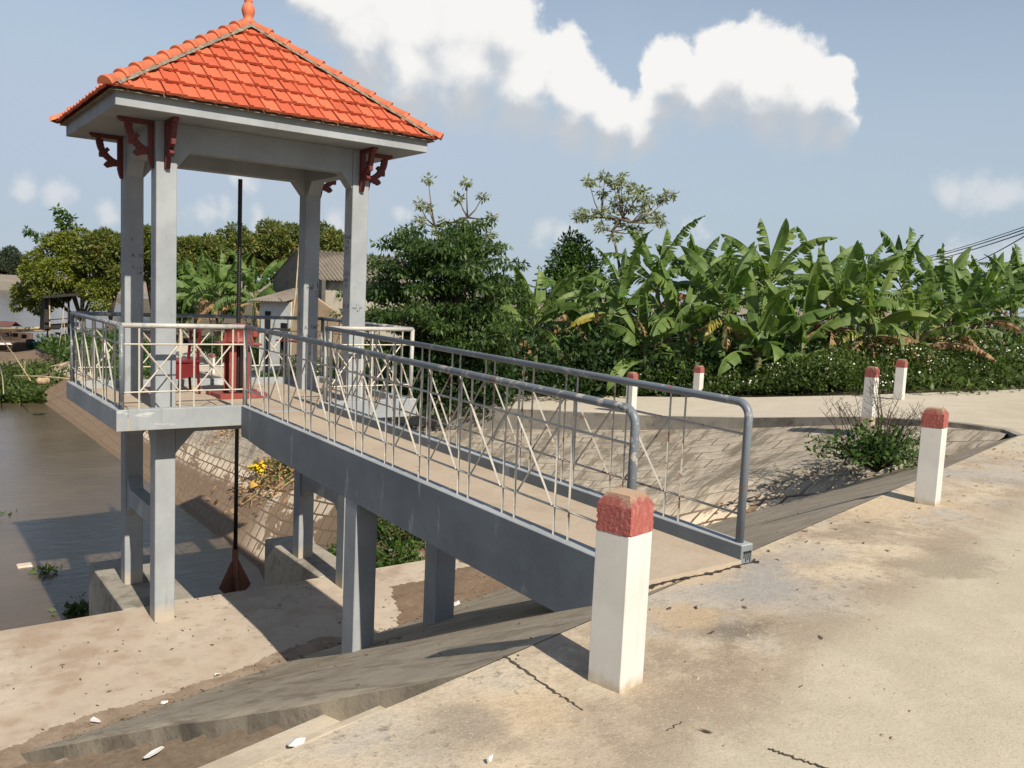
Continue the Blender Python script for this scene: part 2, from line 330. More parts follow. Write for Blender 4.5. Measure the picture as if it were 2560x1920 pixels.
IRON = worn_paint('black_screw_steel', (.012,.011,.011), (.03,.024,.02), .5, .65, 4, .35)
RUST = worn_paint('rusty_gate_steel', (.21,.085,.05), (.13,.06,.04), .45, .6, 4, .8)
def bollard_paint():
    t = NT('white_bollard_paint'); v = t.co(); n2 = t.noise(v, 26, 5, .75); n = t.noise(v, 3, 6)
    c = t.mix(t.rng(n, .3, .7), (.62,.605,.565), (.70,.685,.645))
    sep = t.new('ShaderNodeSeparateXYZ'); t.ln(v, sep.inputs[0])
    c = t.mix(t.math('MULTIPLY', t.rng(t.math('ADD', sep.outputs[2], t.math('MULTIPLY', t.noise(v, 18, 5), .16)), .17, .05), .9), c, (.44,.345,.215))
    c = t.mix(t.math('MULTIPLY', t.rng(t.noise(t.co('Object',(9,9,1.2)), 1.5, 6, .7), .50, .72), .28), c, (.45,.41,.35)); c = t.mix(t.rng(n2, .70, .725), c, (.16,.14,.12))
    return t.done(c, .8, t.bump(t.noise(v, 45, 4), .15, .004), .25)
WHITE = bollard_paint()
def red_cap():
    t = NT('faded_red_bollard_cap'); v = t.co(); n = t.noise(t.co('Object', (14,14,3), (0,.5,0)), 2.5, 7, .7); n2 = t.noise(v, 9, 8, .75)
    c = t.mix(t.rng(n, .45, .7), (.38,.115,.10), (.52,.25,.21))
    sep = t.new('ShaderNodeSeparateXYZ'); t.ln(v, sep.inputs[0])
    top = t.rng(t.math('ADD', sep.outputs[2], t.math('MULTIPLY', t.math('SUBTRACT', n2, .5), .16)), .885, .925)
    c = t.mix(t.math('MULTIPLY', top, .85), c, (.47,.36,.25))
    return t.done(c, .85, t.bump(n2, .3, .006), .2)
REDCAP = red_cap()
INK = simple('black_marker_ink', (.02,.02,.022), .7, .1, 6, 0)
TAR = simple('black_tar', (.035,.03,.026), .6, .3, 9, .3)
CRACK = simple('crack_shadow_dirt', (.075,.06,.045), .95, .3, 9, .3)
PAPER = simple('white_litter_paper', (.72,.70,.66), .8, .08, 9, .1)
CHAIR = simple('red_chair_plastic', (.15,.014,.017), .4, .12, 4, .05)
LIMEW = concrete('limewashed_wall', (.56,.52,.43), (.66,.61,.51), (.40,.33,.24), None, 1.2)
PALEW = concrete('pale_blue_wall', (.52,.55,.55), (.62,.65,.64), (.38,.36,.31), None, 1.2)
STUCCO = concrete('peeling_brown_stucco', (.36,.26,.165), (.50,.39,.26), (.22,.16,.10), (.56,.47,.35), 1.1)
GABLE = concrete('mouldy_grey_gable', (.15,.14,.125), (.21,.195,.17), (.085,.08,.07), None, .8)
FIBRO = concrete('old_fibre_cement_roof', (.19,.165,.135), (.27,.235,.19), (.11,.095,.075), None, 1.3)
BLACKH = simple('dark_opening', (.02,.02,.022), .8, .1, 5, 0)
YELP = simple('yellow_paint', (.55,.30,.02), .4, .1, 5, 0)
CABLE = simple('black_cable', (.03,.03,.032), .6, .1, 5, 0)
GREEND = simple('green_plastic', (.02,.22,.12), .5, .1, 5, 0)
BOATW = simple('boat_timber', (.13,.085,.065), .8, .25, 4, .2)
REDCLOTH = simple('red_canopy_cloth', (.13,.06,.055), .8, .15, 4, .2)
# ------------------------------------------------------------------ light
SUN = Vector((-.055, -1, .86)).normalized(); EL = math.asin(SUN.z)
sl = bpy.data.lights.new('sun', 'SUN'); sl.energy = 4.7; sl.angle = R(.55); sl.color = (1, .90, .76)
so = bpy.data.objects.new('sun', sl); C.objects.link(so); so.rotation_euler = SUN.to_track_quat('Z', 'Y').to_euler()
w = bpy.data.worlds.new('World'); bpy.context.scene.world = w; w.use_nodes = True
def world():
    t = w.node_tree; n = t.nodes; bg = n['Background']
    sky = n.new('ShaderNodeTexSky'); sky.sky_type = 'NISHITA'; sky.sun_disc = False; sky.sun_elevation = EL
    sky.sun_rotation = math.atan2(SUN.x, SUN.y); sky.air_density = 1.0; sky.dust_density = .9; sky.ozone_density = 2.0; sky.altitude = 10
    class W(NT):
        def __init__(s): s.t = t; s.n = n
    h = W()
    tc = n.new('ShaderNodeTexCoord'); d = tc.outputs['Generated']
    nz = n.new('ShaderNodeTexNoise'); nz.inputs['Scale'].default_value = 9; nz.inputs['Detail'].default_value = 9; nz.inputs['Roughness'].default_value = .58
    t.links.new(d, nz.inputs['Vector'])
    nf = h.noise(d, 26, 7, .6); nl = h.noise(d, 4.5, 5, .55)
    wv = n.new('ShaderNodeVectorMath'); wv.operation = 'MULTIPLY_ADD'; t.links.new(nz.outputs['Color'], wv.inputs[0]); wv.inputs[1].default_value = (.075,)*3
    sh = n.new('ShaderNodeVectorMath'); sh.operation = 'SUBTRACT'; t.links.new(d, sh.inputs[0]); sh.inputs[1].default_value = (.0375,)*3
    t.links.new(sh.outputs[0], wv.inputs[2]); wd = wv.outputs[0]
    def field(vec, blobs):
        f = None
        for (u, v, r) in blobs:
            c = (at(u, v, 1)-CAM).normalized()
            dn = n.new('ShaderNodeVectorMath'); dn.operation = 'DISTANCE'; t.links.new(vec, dn.inputs[0]); dn.inputs[1].default_value = c
            q = h.math('SUBTRACT', 1.0, h.math('DIVIDE', dn.outputs['Value'], r/1880.0))
            f = q if f is None else h.math('SMOOTH_MAX', f, q, .12)
        return f
    big = [(680,10,80),(740,70,110),(830,40,140),(960,10,140),(900,120,140),(1010,110,130),(1060,40,95),(1110,170,110),(1190,150,85),(1245,205,85),(1300,235,75),(1000,215,110),(880,215,100),(1120,260,90),(1220,275,80),(1310,285,70),(1375,275,72),(1425,235,62),(1330,235,45),(780,160,100),
           (1450,130,62),(1470,190,75),(1560,120,85),(1570,200,120),(1650,130,85),(1690,200,115),(1755,250,85),(1640,265,90),(1780,180,62),(1570,75,40),(1810,285,50),(1425,165,40),(1510,255,70),(1800,215,45)]
    sml = [(1190,505,46),(1225,512,38),(862,465,30),(885,475,22),(420,455,40),(460,462,32),(235,474,30),(530,410,34),(505,400,26),(550,468,30),(2140,400,60),(2190,395,55),(2070,395,45),(2080,565,60),(2190,570,62),(130,412,36),(60,402,36),(720,478,36),(1500,490,30)]
    nq = h.noise(d, 60, 6, .62)
    dis = h.math('ADD', h.math('MULTIPLY', h.math('SUBTRACT', nf, .5), .62), h.math('MULTIPLY', h.math('SUBTRACT', nq, .5), .34))
    fr = field(wd, big); fb = h.math('ADD', fr, dis)
    fs = h.math('ADD', field(wd, sml), h.math('MULTIPLY', dis, 2.4))
    lo = n.new('ShaderNodeVectorMath'); lo.operation = 'ADD'; t.links.new(wd, lo.inputs[0]); lo.inputs[1].default_value = (0, 0, -.040)
    hi = n.new('ShaderNodeVectorMath'); hi.operation = 'ADD'; t.links.new(wd, hi.inputs[0]); hi.inputs[1].default_value = (.0, .0, .045)
    fl = field(lo.outputs[0], big); fh = field(hi.outputs[0], big)
    top = h.math('SUBTRACT', fl, fh)                              # positive near the crest, negative near the base
    soft = h.rng(h.math('ADD', top, h.math('MULTIPLY', h.math('SUBTRACT', nl, .5), .5)), .15, -.35)
    ab = h.mix(soft, h.rng(fb, -.02, .26), h.rng(fb, .02, .95))
    asml = h.math('MULTIPLY', h.rng(fs, -.05, .9), .55)
    lit = h.rng(h.math('ADD', h.math('ADD', top, h.math('MULTIPLY', h.math('SUBTRACT', nl, .5), 1.1)), h.math('ADD', h.math('MULTIPLY', h.math('SUBTRACT', nf, .5), .7), h.math('MULTIPLY', h.math('SUBTRACT', nq, .5), .3))), -.55, .38)
    cc = h.mix(lit, (.36,.382,.41), (.615,.608,.596))
    skc = n.new('ShaderNodeVectorMath'); skc.operation = 'SCALE'; t.links.new(sky.outputs[0], skc.inputs[0]); skc.inputs['Scale'].default_value = SKY
    hs = n.new('ShaderNodeHueSaturation'); hs.inputs['Saturation'].default_value = .74; t.links.new(skc.outputs[0], hs.inputs['Color'])
    sepd = n.new('ShaderNodeSeparateXYZ'); t.links.new(d, sepd.inputs[0]); hz = h.math('MULTIPLY', h.rng(sepd.outputs[2], .50, .02), .92)
    skyh = h.mix(hz, hs.outputs[0], (.29,.352,.415))
    mn = n.new('ShaderNodeVectorMath'); mn.operation = 'MINIMUM'; t.links.new(skyh, mn.inputs[0]); mn.inputs[1].default_value = (.31,.37,.455); skyh = mn.outputs[0]
    veil = h.mix(h.math('MULTIPLY', h.rng(h.noise(d, 3.2, 6, .6), .42, .75), .2), skyh, (.36,.395,.435))
    c1 = h.mix(asml, veil, (.55,.545,.54)); c2 = h.mix(ab, c1, cc)
    t.links.new(c2, bg.inputs['Color']); bg.inputs['Strength'].default_value = 1.0
SKY = .086
world()
sc = bpy.context.scene
sc.view_settings.view_transform = 'Standard'; sc.view_settings.look = 'None'; sc.view_settings.exposure = .6; sc.view_settings.gamma = 1
sc.cycles.use_denoising = True; sc.cycles.max_bounces = 6; sc.cycles.transparent_max_bounces = 8
# ================================================================== SETTING
def structure(name, mb, mats, **k): return tag(mb.build(name, mats, **k), kind='structure')
# strike frame of the near embankment: s along the road edge, q across (grows towards the canal)
def sq(s, q, z): return Vector((.975*s-.22*q, .22*s+.975*q, z))/1.0 if False else Vector((.9755*s-.22*q, .22*s+.9755*q, z))
def slope_z(q): return -.25-.47*(q+7.8)
# road ---------------------------------------------------------------
inner = [sq(-14,-7.8,-.25), sq(-2.4,-7.8,-.25), sq(.5,-7.8,-.25), sq(5,-7.8,-.25), sq(9.9,-7.78,-.25), Vector((11.9,-4.95,-.25)), Vector((11.9,-4.3,-.26)), Vector((11.85,-3.7,-.29)), Vector((12.1,-2.44,-.42)),
         Vector((11.9,0,-.78)), Vector((11.45,2.34,-1.05)), Vector((10.35,6.27,-1.37)), Vector((9.53,8.5,-1.48)), Vector((9.4,10,-1.6)), Vector((9.4,16.4,-2.15)), Vector((9.3,27.8,-2.67)), Vector((10.4,38.1,-2.9)), Vector((12,50,-3.0))]
outer = [Vector((-14,-30,-.25)), Vector((-3,-30,-.25)), Vector((4,-30,-.25)), Vector((20,-30,-.25)), Vector((60,-30,-.25)), Vector((60,-12,-.25)), Vector((45,-3.6,-.25)), Vector((20.5,-1.4,-.25)), Vector((15.7,.06,-.42)),
         Vector((14.8,2.2,-.7)), Vector((14.2,4.0,-.9)), Vector((12.6,8.7,-1.36)), Vector((12.1,11.5,-1.55)), Vector((12.2,14,-1.75)), Vector((12.9,19,-2.15)), Vector((13.6,29.5,-2.5)), Vector((14.4,39.5,-2.75)), Vector((15.5,51,-2.95))]
mb = MB(); K = 24
for i in range(len(inner)):
    for k in range(K+1):
        t = (k/K)**1.6; mb.v.append(tuple(inner[i].lerp(outer[i], t)))
for i in range(len(inner)-1):
    for k in range(K):
        a = i*(K+1)+k; mb.f.append((a+1, a, a+K+1, a+K+2)); mb.m.append(0); mb.sm.append(True)
# low lip along the basin side: a kerb face dropping to the bank
structure('road', mb, ROAD)
# near slope -----------------------------------------------------------
mb = MB(); QS = np.linspace(-7.8, -1.6, 70); SS = np.linspace(-2.42, 10.9, 48); rnd = random.Random(3)
for q in QS:
    for s in SS: 
        s0 = s if s > SS[0]+.01 else s + .03*math.sin(q*2.3)+.012*math.sin(q*6)
        mb.v.append(tuple(sq(s0, q, slope_z(q)+.004-.012*math.sin(s*1.7+q)*(1 if -7.6 < q else 0))))
nS = len(SS)
for i in range(len(QS)-1):
    for j in range(nS-1):
        a = i*nS+j; mb.f.append((a, a+1, a+nS+1, a+nS)); mb.m.append(0); mb.sm.append(True)
b = len(mb.v)                           # the side of the slab towards the steps
for i, q in enumerate(QS):
    p = mb.v[i*nS]; mb.v.append((p[0]+.02, p[1], p[2]-.42))
for i in range(len(QS)-1): mb.f.append((i*nS, (i+1)*nS, b+i+1, b+i)); mb.m.append(0); mb.sm.append(False)
structure('embankment_slope', mb, SLOPE)
# steps down to the apron, left of the slab
mb = MB(); q, z = -7.8, -.25; prof = [(-7.8, -.25)]
q2 = -7.8+.04; prof.append((-7.79, -.43)); q = -7.60; z = -.43
prof.append((q, z))
for k in range(13):
    z -= .2; prof.append((q+.01, z)); q += .425; prof.append((q, z))
n = len(prof)
for s in (-9, -5.5, -4, -3.2, -2.36):
    for (q, z) in prof: mb.v.append(tuple(sq(s, q, z+.006*math.sin(q*9+s*3))))
for i in range(4):
    for j in range(n-1):
        a = i*n+j; mb.f.append((a, a+n, a+n+1, a+1)); mb.m.append(0); mb.sm.append(False)
structure('stair_path', mb, STEPM)
# apron and the two wing wall stubs ------------------------------------
mb = MB(); mb.box((-9,-4.0,-5.2), (5.3,.66,-2.89))
structure('apron_pavement', mb, APRON, bevel=.02)
for x0, x1, lab in ((-.24,.70,'stained concrete wing wall under the left columns, reaching into the water'), (2.58,3.25,'stained concrete wing wall under the right columns beside the block bank')):
    mb = MB(); mb.box((x0,.663,-5.2), (x1,2.97,-2.885)); tag(mb.build('wing_wall', WALLC, bevel=.015), lab, 'wall')
def ragged(pts, z, name, mat, seed, amp=.05, sub=110):
    rg = random.Random(seed); P = []; ph = [rg.uniform(0,6) for _ in range(8)]; gl = 0
    for i in range(len(pts)):
        a = Vector(pts[i]); b_ = Vector(pts[(i+1) % len(pts)]); n_ = Vector((-(b_-a).y, (b_-a).x)).normalized()
        for k in range(sub):
            gl = i+k/sub; wv_ = sum(math.sin(gl*f_+ph[j_])/(1+j_*.55) for j_, f_ in enumerate((3.1,7.3,15.7,31,57,99,171,300)))*.42; P.append(a.lerp(b_, k/sub)+n_*amp*wv_)
    m = MB(); m.add([(q.x,q.y,z) for q in P], [tuple(range(len(P)))]); o_ = structure(name, m, mat); return o_
ragged([(2.45,-2.3),(3.3,-.25),(4.9,-.05),(5.25,-.9),(5.28,-1.9),(4.5,-2.2)], -2.885, 'apron_soil', MUD, 4, .09)
ragged([(-2.6,-2.8),(-1.6,-2.32),(-.3,-2.08),(.9,-1.75),(1.7,-1.5),(2.2,-1.7),(2.2,-2.4),(-2.6,-3.2)], -2.8855, 'apron_dirt', APRONDIRT, 5, .07)
# block bank -----------------------------------------------------------
st = [((11.2,-5.1,-.45),(11.62,-5.12,-.285),.5),((10.6,-4.0,-1.05),(11.75,-4.2,-.33),.5),((9.6,-2.9,-1.65),(11.8,-3.7,-.36),.52),((8.3,-1.9,-2.25),(12.0,-2.4,-.55),.5),((6.6,-1.6,-2.78),(11.75,0,-.98),.5),((5.2,-1.1,-2.98),(11.25,2.4,-1.37),.55),((4.35,.35,-3.0),(10.15,6.2,-1.88),.6),
      ((3.62,1.9,-3.5),(9.35,8.4,-2.12),.72),((3.62,3.9,-4.1),(9.2,10,-2.25),.78),((3.67,6.2,-4.5),(9.15,12.5,-2.4),.82),((3.67,9,-4.5),(9.15,16.4,-2.6),.84),((3.67,12.6,-4.5),(9.05,21,-2.85),.86),((3.67,18.4,-4.5),(9.05,28,-2.95),.86),((3.65,25.5,-4.5),(9.1,31,-3.1),.86),((3.55,33.7,-4.5),(9.6,34,-3.15),.86),((3.2,44,-4.5),(10,44,-3.2),.86)]
def bank_pt(i, t):
    a, b, g = st[i]; a = Vector(a); b = Vector(b); p = a.lerp(b, t)
    if t > 1: d_ = (b-a); d_.z = 0; return b+d_.normalized()*.4
    tk = .36+.13*(g-.6)/.26 if g > .6 else .36
    gg = t/tk*g if t < tk else g+(1-g)*(t-tk)/(1-tk)
    if t < 0: gg = t*g/tk
    p.z = a.z+(b.z-a.z)*gg; return p
def spline_stations(sub=5):
    out = []
    for i in range(len(st)-1):
        for k in range(sub): out.append((i, k/sub))
    out.append((len(st)-2, 1.0)); return out
TT = [-.35,-.15,-.06,0,.04,.08,.12,.16,.2,.24,.28,.32,.36,.42,.5,.6,.7,.8,.9,1.0,1.1]
mb = MB(); uv = []; cols = spline_stations(); acc = 0; prev = None; rows = len(TT)
for ci, (i, f) in enumerate(cols):
    base = bank_pt(i, .3).lerp(bank_pt(i+1, .3), f)
    if prev is not None: acc += (base-prev).length
    prev = base; vv = 0; pp = None
    for t in TT:
        p = bank_pt(i, t).lerp(bank_pt(i+1, t), f); p.z += .03*math.sin(p.x*2.1+p.y*1.3)*math.sin(p.y*.9) if 0 < t < 1 else 0
        if pp is not None: vv += (p-pp).length
        pp = p; mb.v.append(tuple(p)); uv.append((acc, vv))
off0 = {}
for ci in range(len(cols)-1):
    for k in range(rows-1):
        a = ci*rows+k; mb.f.append((a, a+1, a+rows+1, a+rows)); mb.m.append(0); mb.sm.append(True)
o = structure('block_bank_slope', mb, BLOCK)
# v measured from the water line
ul = o.data.uv_layers.new(name='UVMap')
for li, lp in enumerate(o.data.loops):
    ci = lp.vertex_index//rows; v0 = uv[ci*rows+3][1]; x = uv[lp.vertex_index]; ul.data[li].uv = (x[0], x[1]-v0+.25+max(0, 6.6-(cols[ci][0]+cols[ci][1]))*.62)
# kerb wall between the bank and the ramp road
mb = MB(); toe = [Vector(s[1]) for s in st]; top = [Vector((11.75,-5.05,-.262)), Vector((11.9,-4.25,-.255)), Vector((11.87,-3.7,-.285)), Vector((12.12,-2.44,-.415)), Vector((11.92,0,-.775)), Vector((11.47,2.34,-1.045)), Vector((10.37,6.27,-1.365)), Vector((9.55,8.5,-1.475)), Vector((9.42,10,-1.595)),
       Vector((9.41,12.5,-1.8)), Vector((9.41,16.4,-2.145)), Vector((9.35,21,-2.36)), Vector((9.3,27.8,-2.665)), Vector((9.5,31,-2.73)), Vector((9.9,34,-2.8)), Vector((10.8,44,-2.95))]
toe, top = [Vector((11.3,-5.4,-.36)), Vector((11.8,-5.0,-.38))]+toe[1:], [Vector((11.47,-5.42,-.258)), Vector((11.96,-4.98,-.256))]+top[1:]
for a, tp in zip(toe, top):
    d = Vector((.22,.02,0)); mb.v += [tuple(Vector((tp.x-.1, tp.y, min(a.z, tp.z)-.25))), (tp.x-.1, tp.y, tp.z+.012), (tp.x+.12, tp.y, tp.z+.012), (tp.x+.12, tp.y, tp.z-.5)]
for i in range(len(toe)-1):
    a = i*4
    for k in range(3): mb.f.append((a+k+1, a+k, a+4+k, a+5+k)); mb.m.append(0); mb.sm.append(False)
tag(mb.build('retaining_wall', WALLC), 'stained low concrete retaining wall below the ramp road, above the block slope', 'wall')
# land, mud spit, water --------------------------------------------------
mb = MB()
ol = outer[5:]; farp = [Vector((160,-30,-.3)), Vector((160,0,-.3)), Vector((160,20,-.4)), Vector((150,40,-.6)), Vector((140,60,-.8)), Vector((130,70,-1)), Vector((120,90,-1.2)), Vector((110,110,-1.4)), Vector((100,120,-1.5)), Vector((90,130,-1.6)), Vector((70,140,-1.8)), Vector((50,150,-2)), Vector((30,150,-2.2))]
for a, b in zip(ol, farp):
    for k in range(9):
        t = (k/8)**2; p = a.lerp(b, t); p.z += (-.03 if k == 0 else (.10*math.sin(p.x*.7)*math.sin(p.y*.5)-.05)); mb.v.append(tuple(p))
for i in range(len(ol)-1):
    for k in range(8):
        a = i*9+k; mb.f.append((a+1, a, a+9, a+10)); mb.m.append(0); mb.sm.append(True)
structure('field_ground', mb, SOIL)
mb = MB(); g = 22
xs = np.linspace(-16, 20, 36); ys = np.linspace(32, 76, 44)
def spit_z(x, y):
    front = 34.2 + .6*math.sin(x*.95)+.3*math.sin(x*2.3); back = 63.5+max(0, (x-5.2))*1.3+1.2*math.sin(x*.7)
    e = min(y-front, back-y)
    edge = -5.1 + .66*min(1, max(0, (e+1)/1.8))
    rise = max(0, min(1, (x-3.0)/9))*1.0*min(1, max(0, e/5))
    return edge + rise + .06*math.sin(x*2.0+y*.85)*math.sin(y*1.5)
for y in ys:
    for x in xs: mb.v.append((x, y, spit_z(x, y)))
for i in range(len(ys)-1):
    for j in range(len(xs)-1):
        a = i*len(xs)+j; mb.f.append((a, a+1, a+len(xs)+1, a+len(xs))); mb.m.append(0); mb.sm.append(True)
structure('mud_bank', mb, MUD)
mb = MB(); mb.add([(-700,-60,-4.5),(1700,-60,-4.5),(1700,2900,-4.5),(-700,2900,-4.5)], [(0,1,2,3)])
structure('river_water', mb, WATER)
mb = MB(); mb.add([(-4000,-4000,-7.5),(5000,-4000,-7.5),(5000,5000,-7.5),(-4000,5000,-7.5)], [(0,1,2,3)])
structure('ground', mb, MUD)
# far shore: a low sandy levee
SAND = simple('far_sand', (.26,.225,.175), .95, .15, .05, 0)
mb = MB(); prof = [(305,-5.2),(314,-4.2),(340,-1.3),(352,.0),(480,.4),(2900,1)]
for i in range(21):
    x = -500+i*90
    for (y, z) in prof: mb.v.append((x, y+10*math.sin(i*.9), z))
for i in range(20):
    for j in range(5):
        a = i*6+j; mb.f.append((a, a+6, a+7, a+1)); mb.m.append(0); mb.sm.append(True)
structure('far_shore', mb, SAND)
# ================================================================== PAVILION
LX, LY, CW = 2.652, 1.656, .25
ZF = 3.498; DX0, DX1, DY0, DY1 = -.58, 3.478, -.567, 2.68; XA, XB = .904, 2.149; YE = -7.638; SLP = .016
pav = empty('gate_pavilion', (0,0,-2.89), 'grey concrete gate pavilion on four tall columns under an orange tiled hip roof', 'pavilion')
PO = (0,0,-2.89)
def part(mb, name, mats, parent=pav, **k): return mb.build(name, mats, parent, off=PO, **k)
mb = MB(); kw = .13
mb.box((DX0+.001,DY0+.001,-.252),(DX1-.001,DY1-.001,-.10),0)
part(mb, 'deck', [FLOORC])
mb = MB()
for (a, b) in (((DX0,DY0,-.256),(DX0+kw,DY1,0)), ((DX0+kw,DY1-kw,-.256),(DX1-kw,DY1,0)), ((DX1-kw,DY0,-.256),(DX1,DY1,0)), ((DX0+kw,DY0,-.256),(XA+.13,DY0+kw,0))): mb.box(a, b)
mb.box((XA+.13,DY0,-.256),(XB-.13,DY0+kw,-.098))
part(mb, 'deck_kerb', GREYW, bevel=.008)
mb = MB(); mb.box((XB-.13,DY0,-.256),(DX1-kw,DY0+kw,0)); part(mb, 'deck_kerb', GREY, bevel=.008)
cols = []
for (x, y) in ((0,0),(0,LY),(LX,0),(LX,LY)):
    mb = MB(); mb.box((x,y,-2.91 if y == 0 else -2.9),(x+CW,y+CW,ZF)); cols.append(part(mb, 'column', GREYC, bevel=.008))
# beams with haunched ends, under the deck and under the roof
def beam_x(y0, y1, zt, zb, hz, hw, x0=CW, x1=LX):
    pr = [(x0,zt),(x0,zb-hz),(x0+hw,zb),(x1-hw,zb),(x1,zb-hz),(x1,zt)]
    return MB().prism(pr, lambda p: (p[0],y0,p[1]), lambda p: (p[0],y1,p[1]))
def beam_y(x0, x1, zt, zb, hz, hw, y0=CW, y1=LY):
    pr = [(y0,zt),(y0,zb-hz),(y0+hw,zb),(y1-hw,zb),(y1,zb-hz),(y1,zt)]
    return MB().prism(pr, lambda p: (x0,p[0],p[1]), lambda p: (x1,p[0],p[1]))
for y in (0, LY):
    part(beam_x(y+.02, y+CW-.02, ZF, 3.16, .21, .17), 'roof_beam', GREY, bevel=.006)
    part(beam_x(y+.015, y+CW-.015, -.26, -.40, .28, .24), 'floor_beam', GREY, bevel=.006)
for x in (0, LX):
    part(beam_y(x+.02, x+CW-.02, ZF, 3.165, .21, .17), 'roof_beam', GREY, bevel=.006)
    part(beam_y(x+.015, x+CW-.015, -.26, -.41, .28, .2), 'floor_beam', GREY, bevel=.006)
    yy = [(CW,-1.43),(CW+.28,-1.44),(LY,-1.46),(LY,-1.86),(LY-.2,-1.70),(CW+.2,-1.70),(CW,-1.82)]
    m = MB()
    pr = [(CW,-1.26),(CW+.17,-1.44),(LY-.17,-1.44),(LY,-1.28),(LY,-1.86),(LY-.17,-1.69),(CW+.17,-1.69),(CW,-1.86)]
    m.prism(pr, lambda p: (x+.03,p[0],p[1]), lambda p: (x+CW-.03,p[0],p[1])); part(m, 'tie_beam', GREY, bevel=.006)
RX0, RX1, RY0, RY1 = -.592, 3.497, -.587, 2.488
mb = MB(); mb.box((RX0,RY0,ZF),(RX1,RY1,ZF+.235)); slab = part(mb, 'roof_slab', GREY, bevel=.006)
# tiled roof: four triangular faces of interlocking tiles
AP = Vector((1.452, .95, 5.10)); OV = .08; ZE = ZF+.165
ex0, ex1, ey0, ey1 = RX0-OV, RX1+OV, RY0-OV, RY1+OV
corners = [Vector((ex0,ey0,ZE)), Vector((ex1,ey0,ZE)), Vector((ex1,ey1,ZE)), Vector((ex0,ey1,ZE))]
mb = MB(); mb.add([tuple(c+Vector((0,0,-.012))) for c in corners]+[tuple(AP+Vector((0,0,-.05)))], [(0,1,4),(1,2,4),(2,3,4),(3,0,4),(3,2,1,0)])
part(mb, 'roof_core', MORTAR)
rnd = random.Random(5)
for fi in range(4):
    A, B = corners[fi], corners[(fi+1) % 4]; ux = (B-A).normalized(); L = (B-A).length; foot = A+ux*((AP-A).dot(ux)); up = (AP-foot); SLn = up.length; uy = up.normalized(); nn = ux.cross(uy).normalized()
    if nn.z < 0: nn = -nn
    bm = bmesh.new(); nrow = 8; rh = SLn/nrow; tw = .198; nt = int(L/tw)+2; ax = (AP-A).dot(ux)
    for r in range(nrow):
        y0 = r*rh-.012; y1 = (r+1)*rh+.03; x_lo = ax*(r*rh/SLn)-tw; x_hi = L-(L-ax)*(r*rh/SLn)+tw
        for k in range(-1, nt):
            x = k*tw + (.03 if r % 2 else 0) + rnd.uniform(-.004,.004)
            if x+tw < x_lo or x > x_hi: continue
            lift = .056+rnd.uniform(-.004,.005); z0, z1 = lift, .010
            def P(px, py, pz): return A+ux*(px)+uy*py+nn*pz
            # profile across: raised left roll, channel, small right rib
            pr = [(0,.0),(0,.018),(.012,.024),(.040,.024),(.050,.006),(.10,.004),(.135,.006),(.150,.013),(.174,.013),(.186,.003),(tw-.002,.002),(tw-.002,-.02)]
            lo = [bm.verts.new(P(x+a, y0+(.010 if .06 < a < .14 else 0), z0+b)) for a, b in pr]; hi = [bm.verts.new(P(x+a, y1, z1+b)) for a, b in pr]
            for i in range(len(pr)-1): bm.faces.new((lo[i], lo[i+1], hi[i+1], hi[i]))
            low = [bm.verts.new(P(x+a, y0+(.010 if .06 < a < .14 else 0), z0-.026)) for a, b in pr]
            for i in range(len(pr)-1): bm.faces.new((low[i], low[i+1], lo[i+1], lo[i]))
    for cn in (A, B):
        edge = AP-cn; hz = Vector((edge.x, edge.y, 0)); pn = Vector((-hz.y, hz.x, 0)).normalized()
        if pn.dot(foot+uy*.5-cn) < 0: pn = -pn
        geom = bm.verts[:]+bm.edges[:]+bm.faces[:]
        bmesh.ops.bisect_plane(bm, geom=geom, plane_co=cn+pn*.02, plane_no=pn, clear_inner=True)
    m = MB(); bm.verts.index_update(); m.v = [tuple(v.co) for v in bm.verts]; m.f = [tuple(v.index for v in f.verts) for f in bm.faces]; m.m = [0]*len(m.f); m.sm = [False]*len(m.f); bm.free()
    part(m, 'roof_tiles', TILE)
for cn in corners:
    d = (AP-cn); Ln = d.length; d.normalize(); side = d.cross(Vector((0,0,1))).normalized(); up = side.cross(d).normalized(); m = MB(); nseg = 11; sl_ = Ln/nseg
    mm = MB()
    for i in range(nseg):
        a0 = i*sl_-.05; a1 = (i+1)*sl_+.02; n = 9
        prof = [(a0,.098,.0),(a0+.05,.098,.0),(a0+.056,.084,-.0),(a1,.077,-.018)]
        vs = []
        for (a, r, dz) in prof:
            for j in range(n):
                an = math.pi*j/(n-1); vs.append(cn+d*a+side*(math.cos(an)*r*1.0)+up*(math.sin(an)*r*.95+.052+dz))
        fs = [(q*n+j, q*n+j+1, (q+1)*n+j+1, (q+1)*n+j) for q in range(3) for j in range(n-1)]
        m.add(vs, fs, 0, True); b = len(vs); m.add([v for v in vs[:n]], [tuple(range(n))], 0)
    part(m, 'hip_ridge', CAPT)
    vs = []
    for i in range(41):
        a = .06+i*(Ln-.1)/40; jt = .012*math.sin(i*2.3)+.01*math.sin(i*5.1)
        vs += [cn+d*a+side*(.115+jt)+up*.02, cn+d*a+side*.07+up*.062, cn+d*a-side*.07+up*.062, cn+d*a-side*(.115-jt)+up*.02]
    mm.add(vs, [(i*4+k, i*4+k+1, i*4+5+k, i*4+4+k) for i in range(40) for k in range(3)])
    part(mm, 'ridge_mortar', MORTAR)
mb = MB(); mb.lathe([(r_*.84, z_) for r_, z_ in [(.12,0),(.125,.06),(.07,.09),(.088,.13),(.106,.18),(.108,.22),(.085,.275),(.055,.30),(.068,.315),(.07,.34),(.048,.36),(.06,.38),(.061,.40),(.04,.425),(.034,.47),(.047,.49),(.046,.52),(.03,.56),(.022,.66),(.006,.84)]], 20, (AP.x, AP.y, AP.z+.02))
part(mb, 'finial', CAPT)
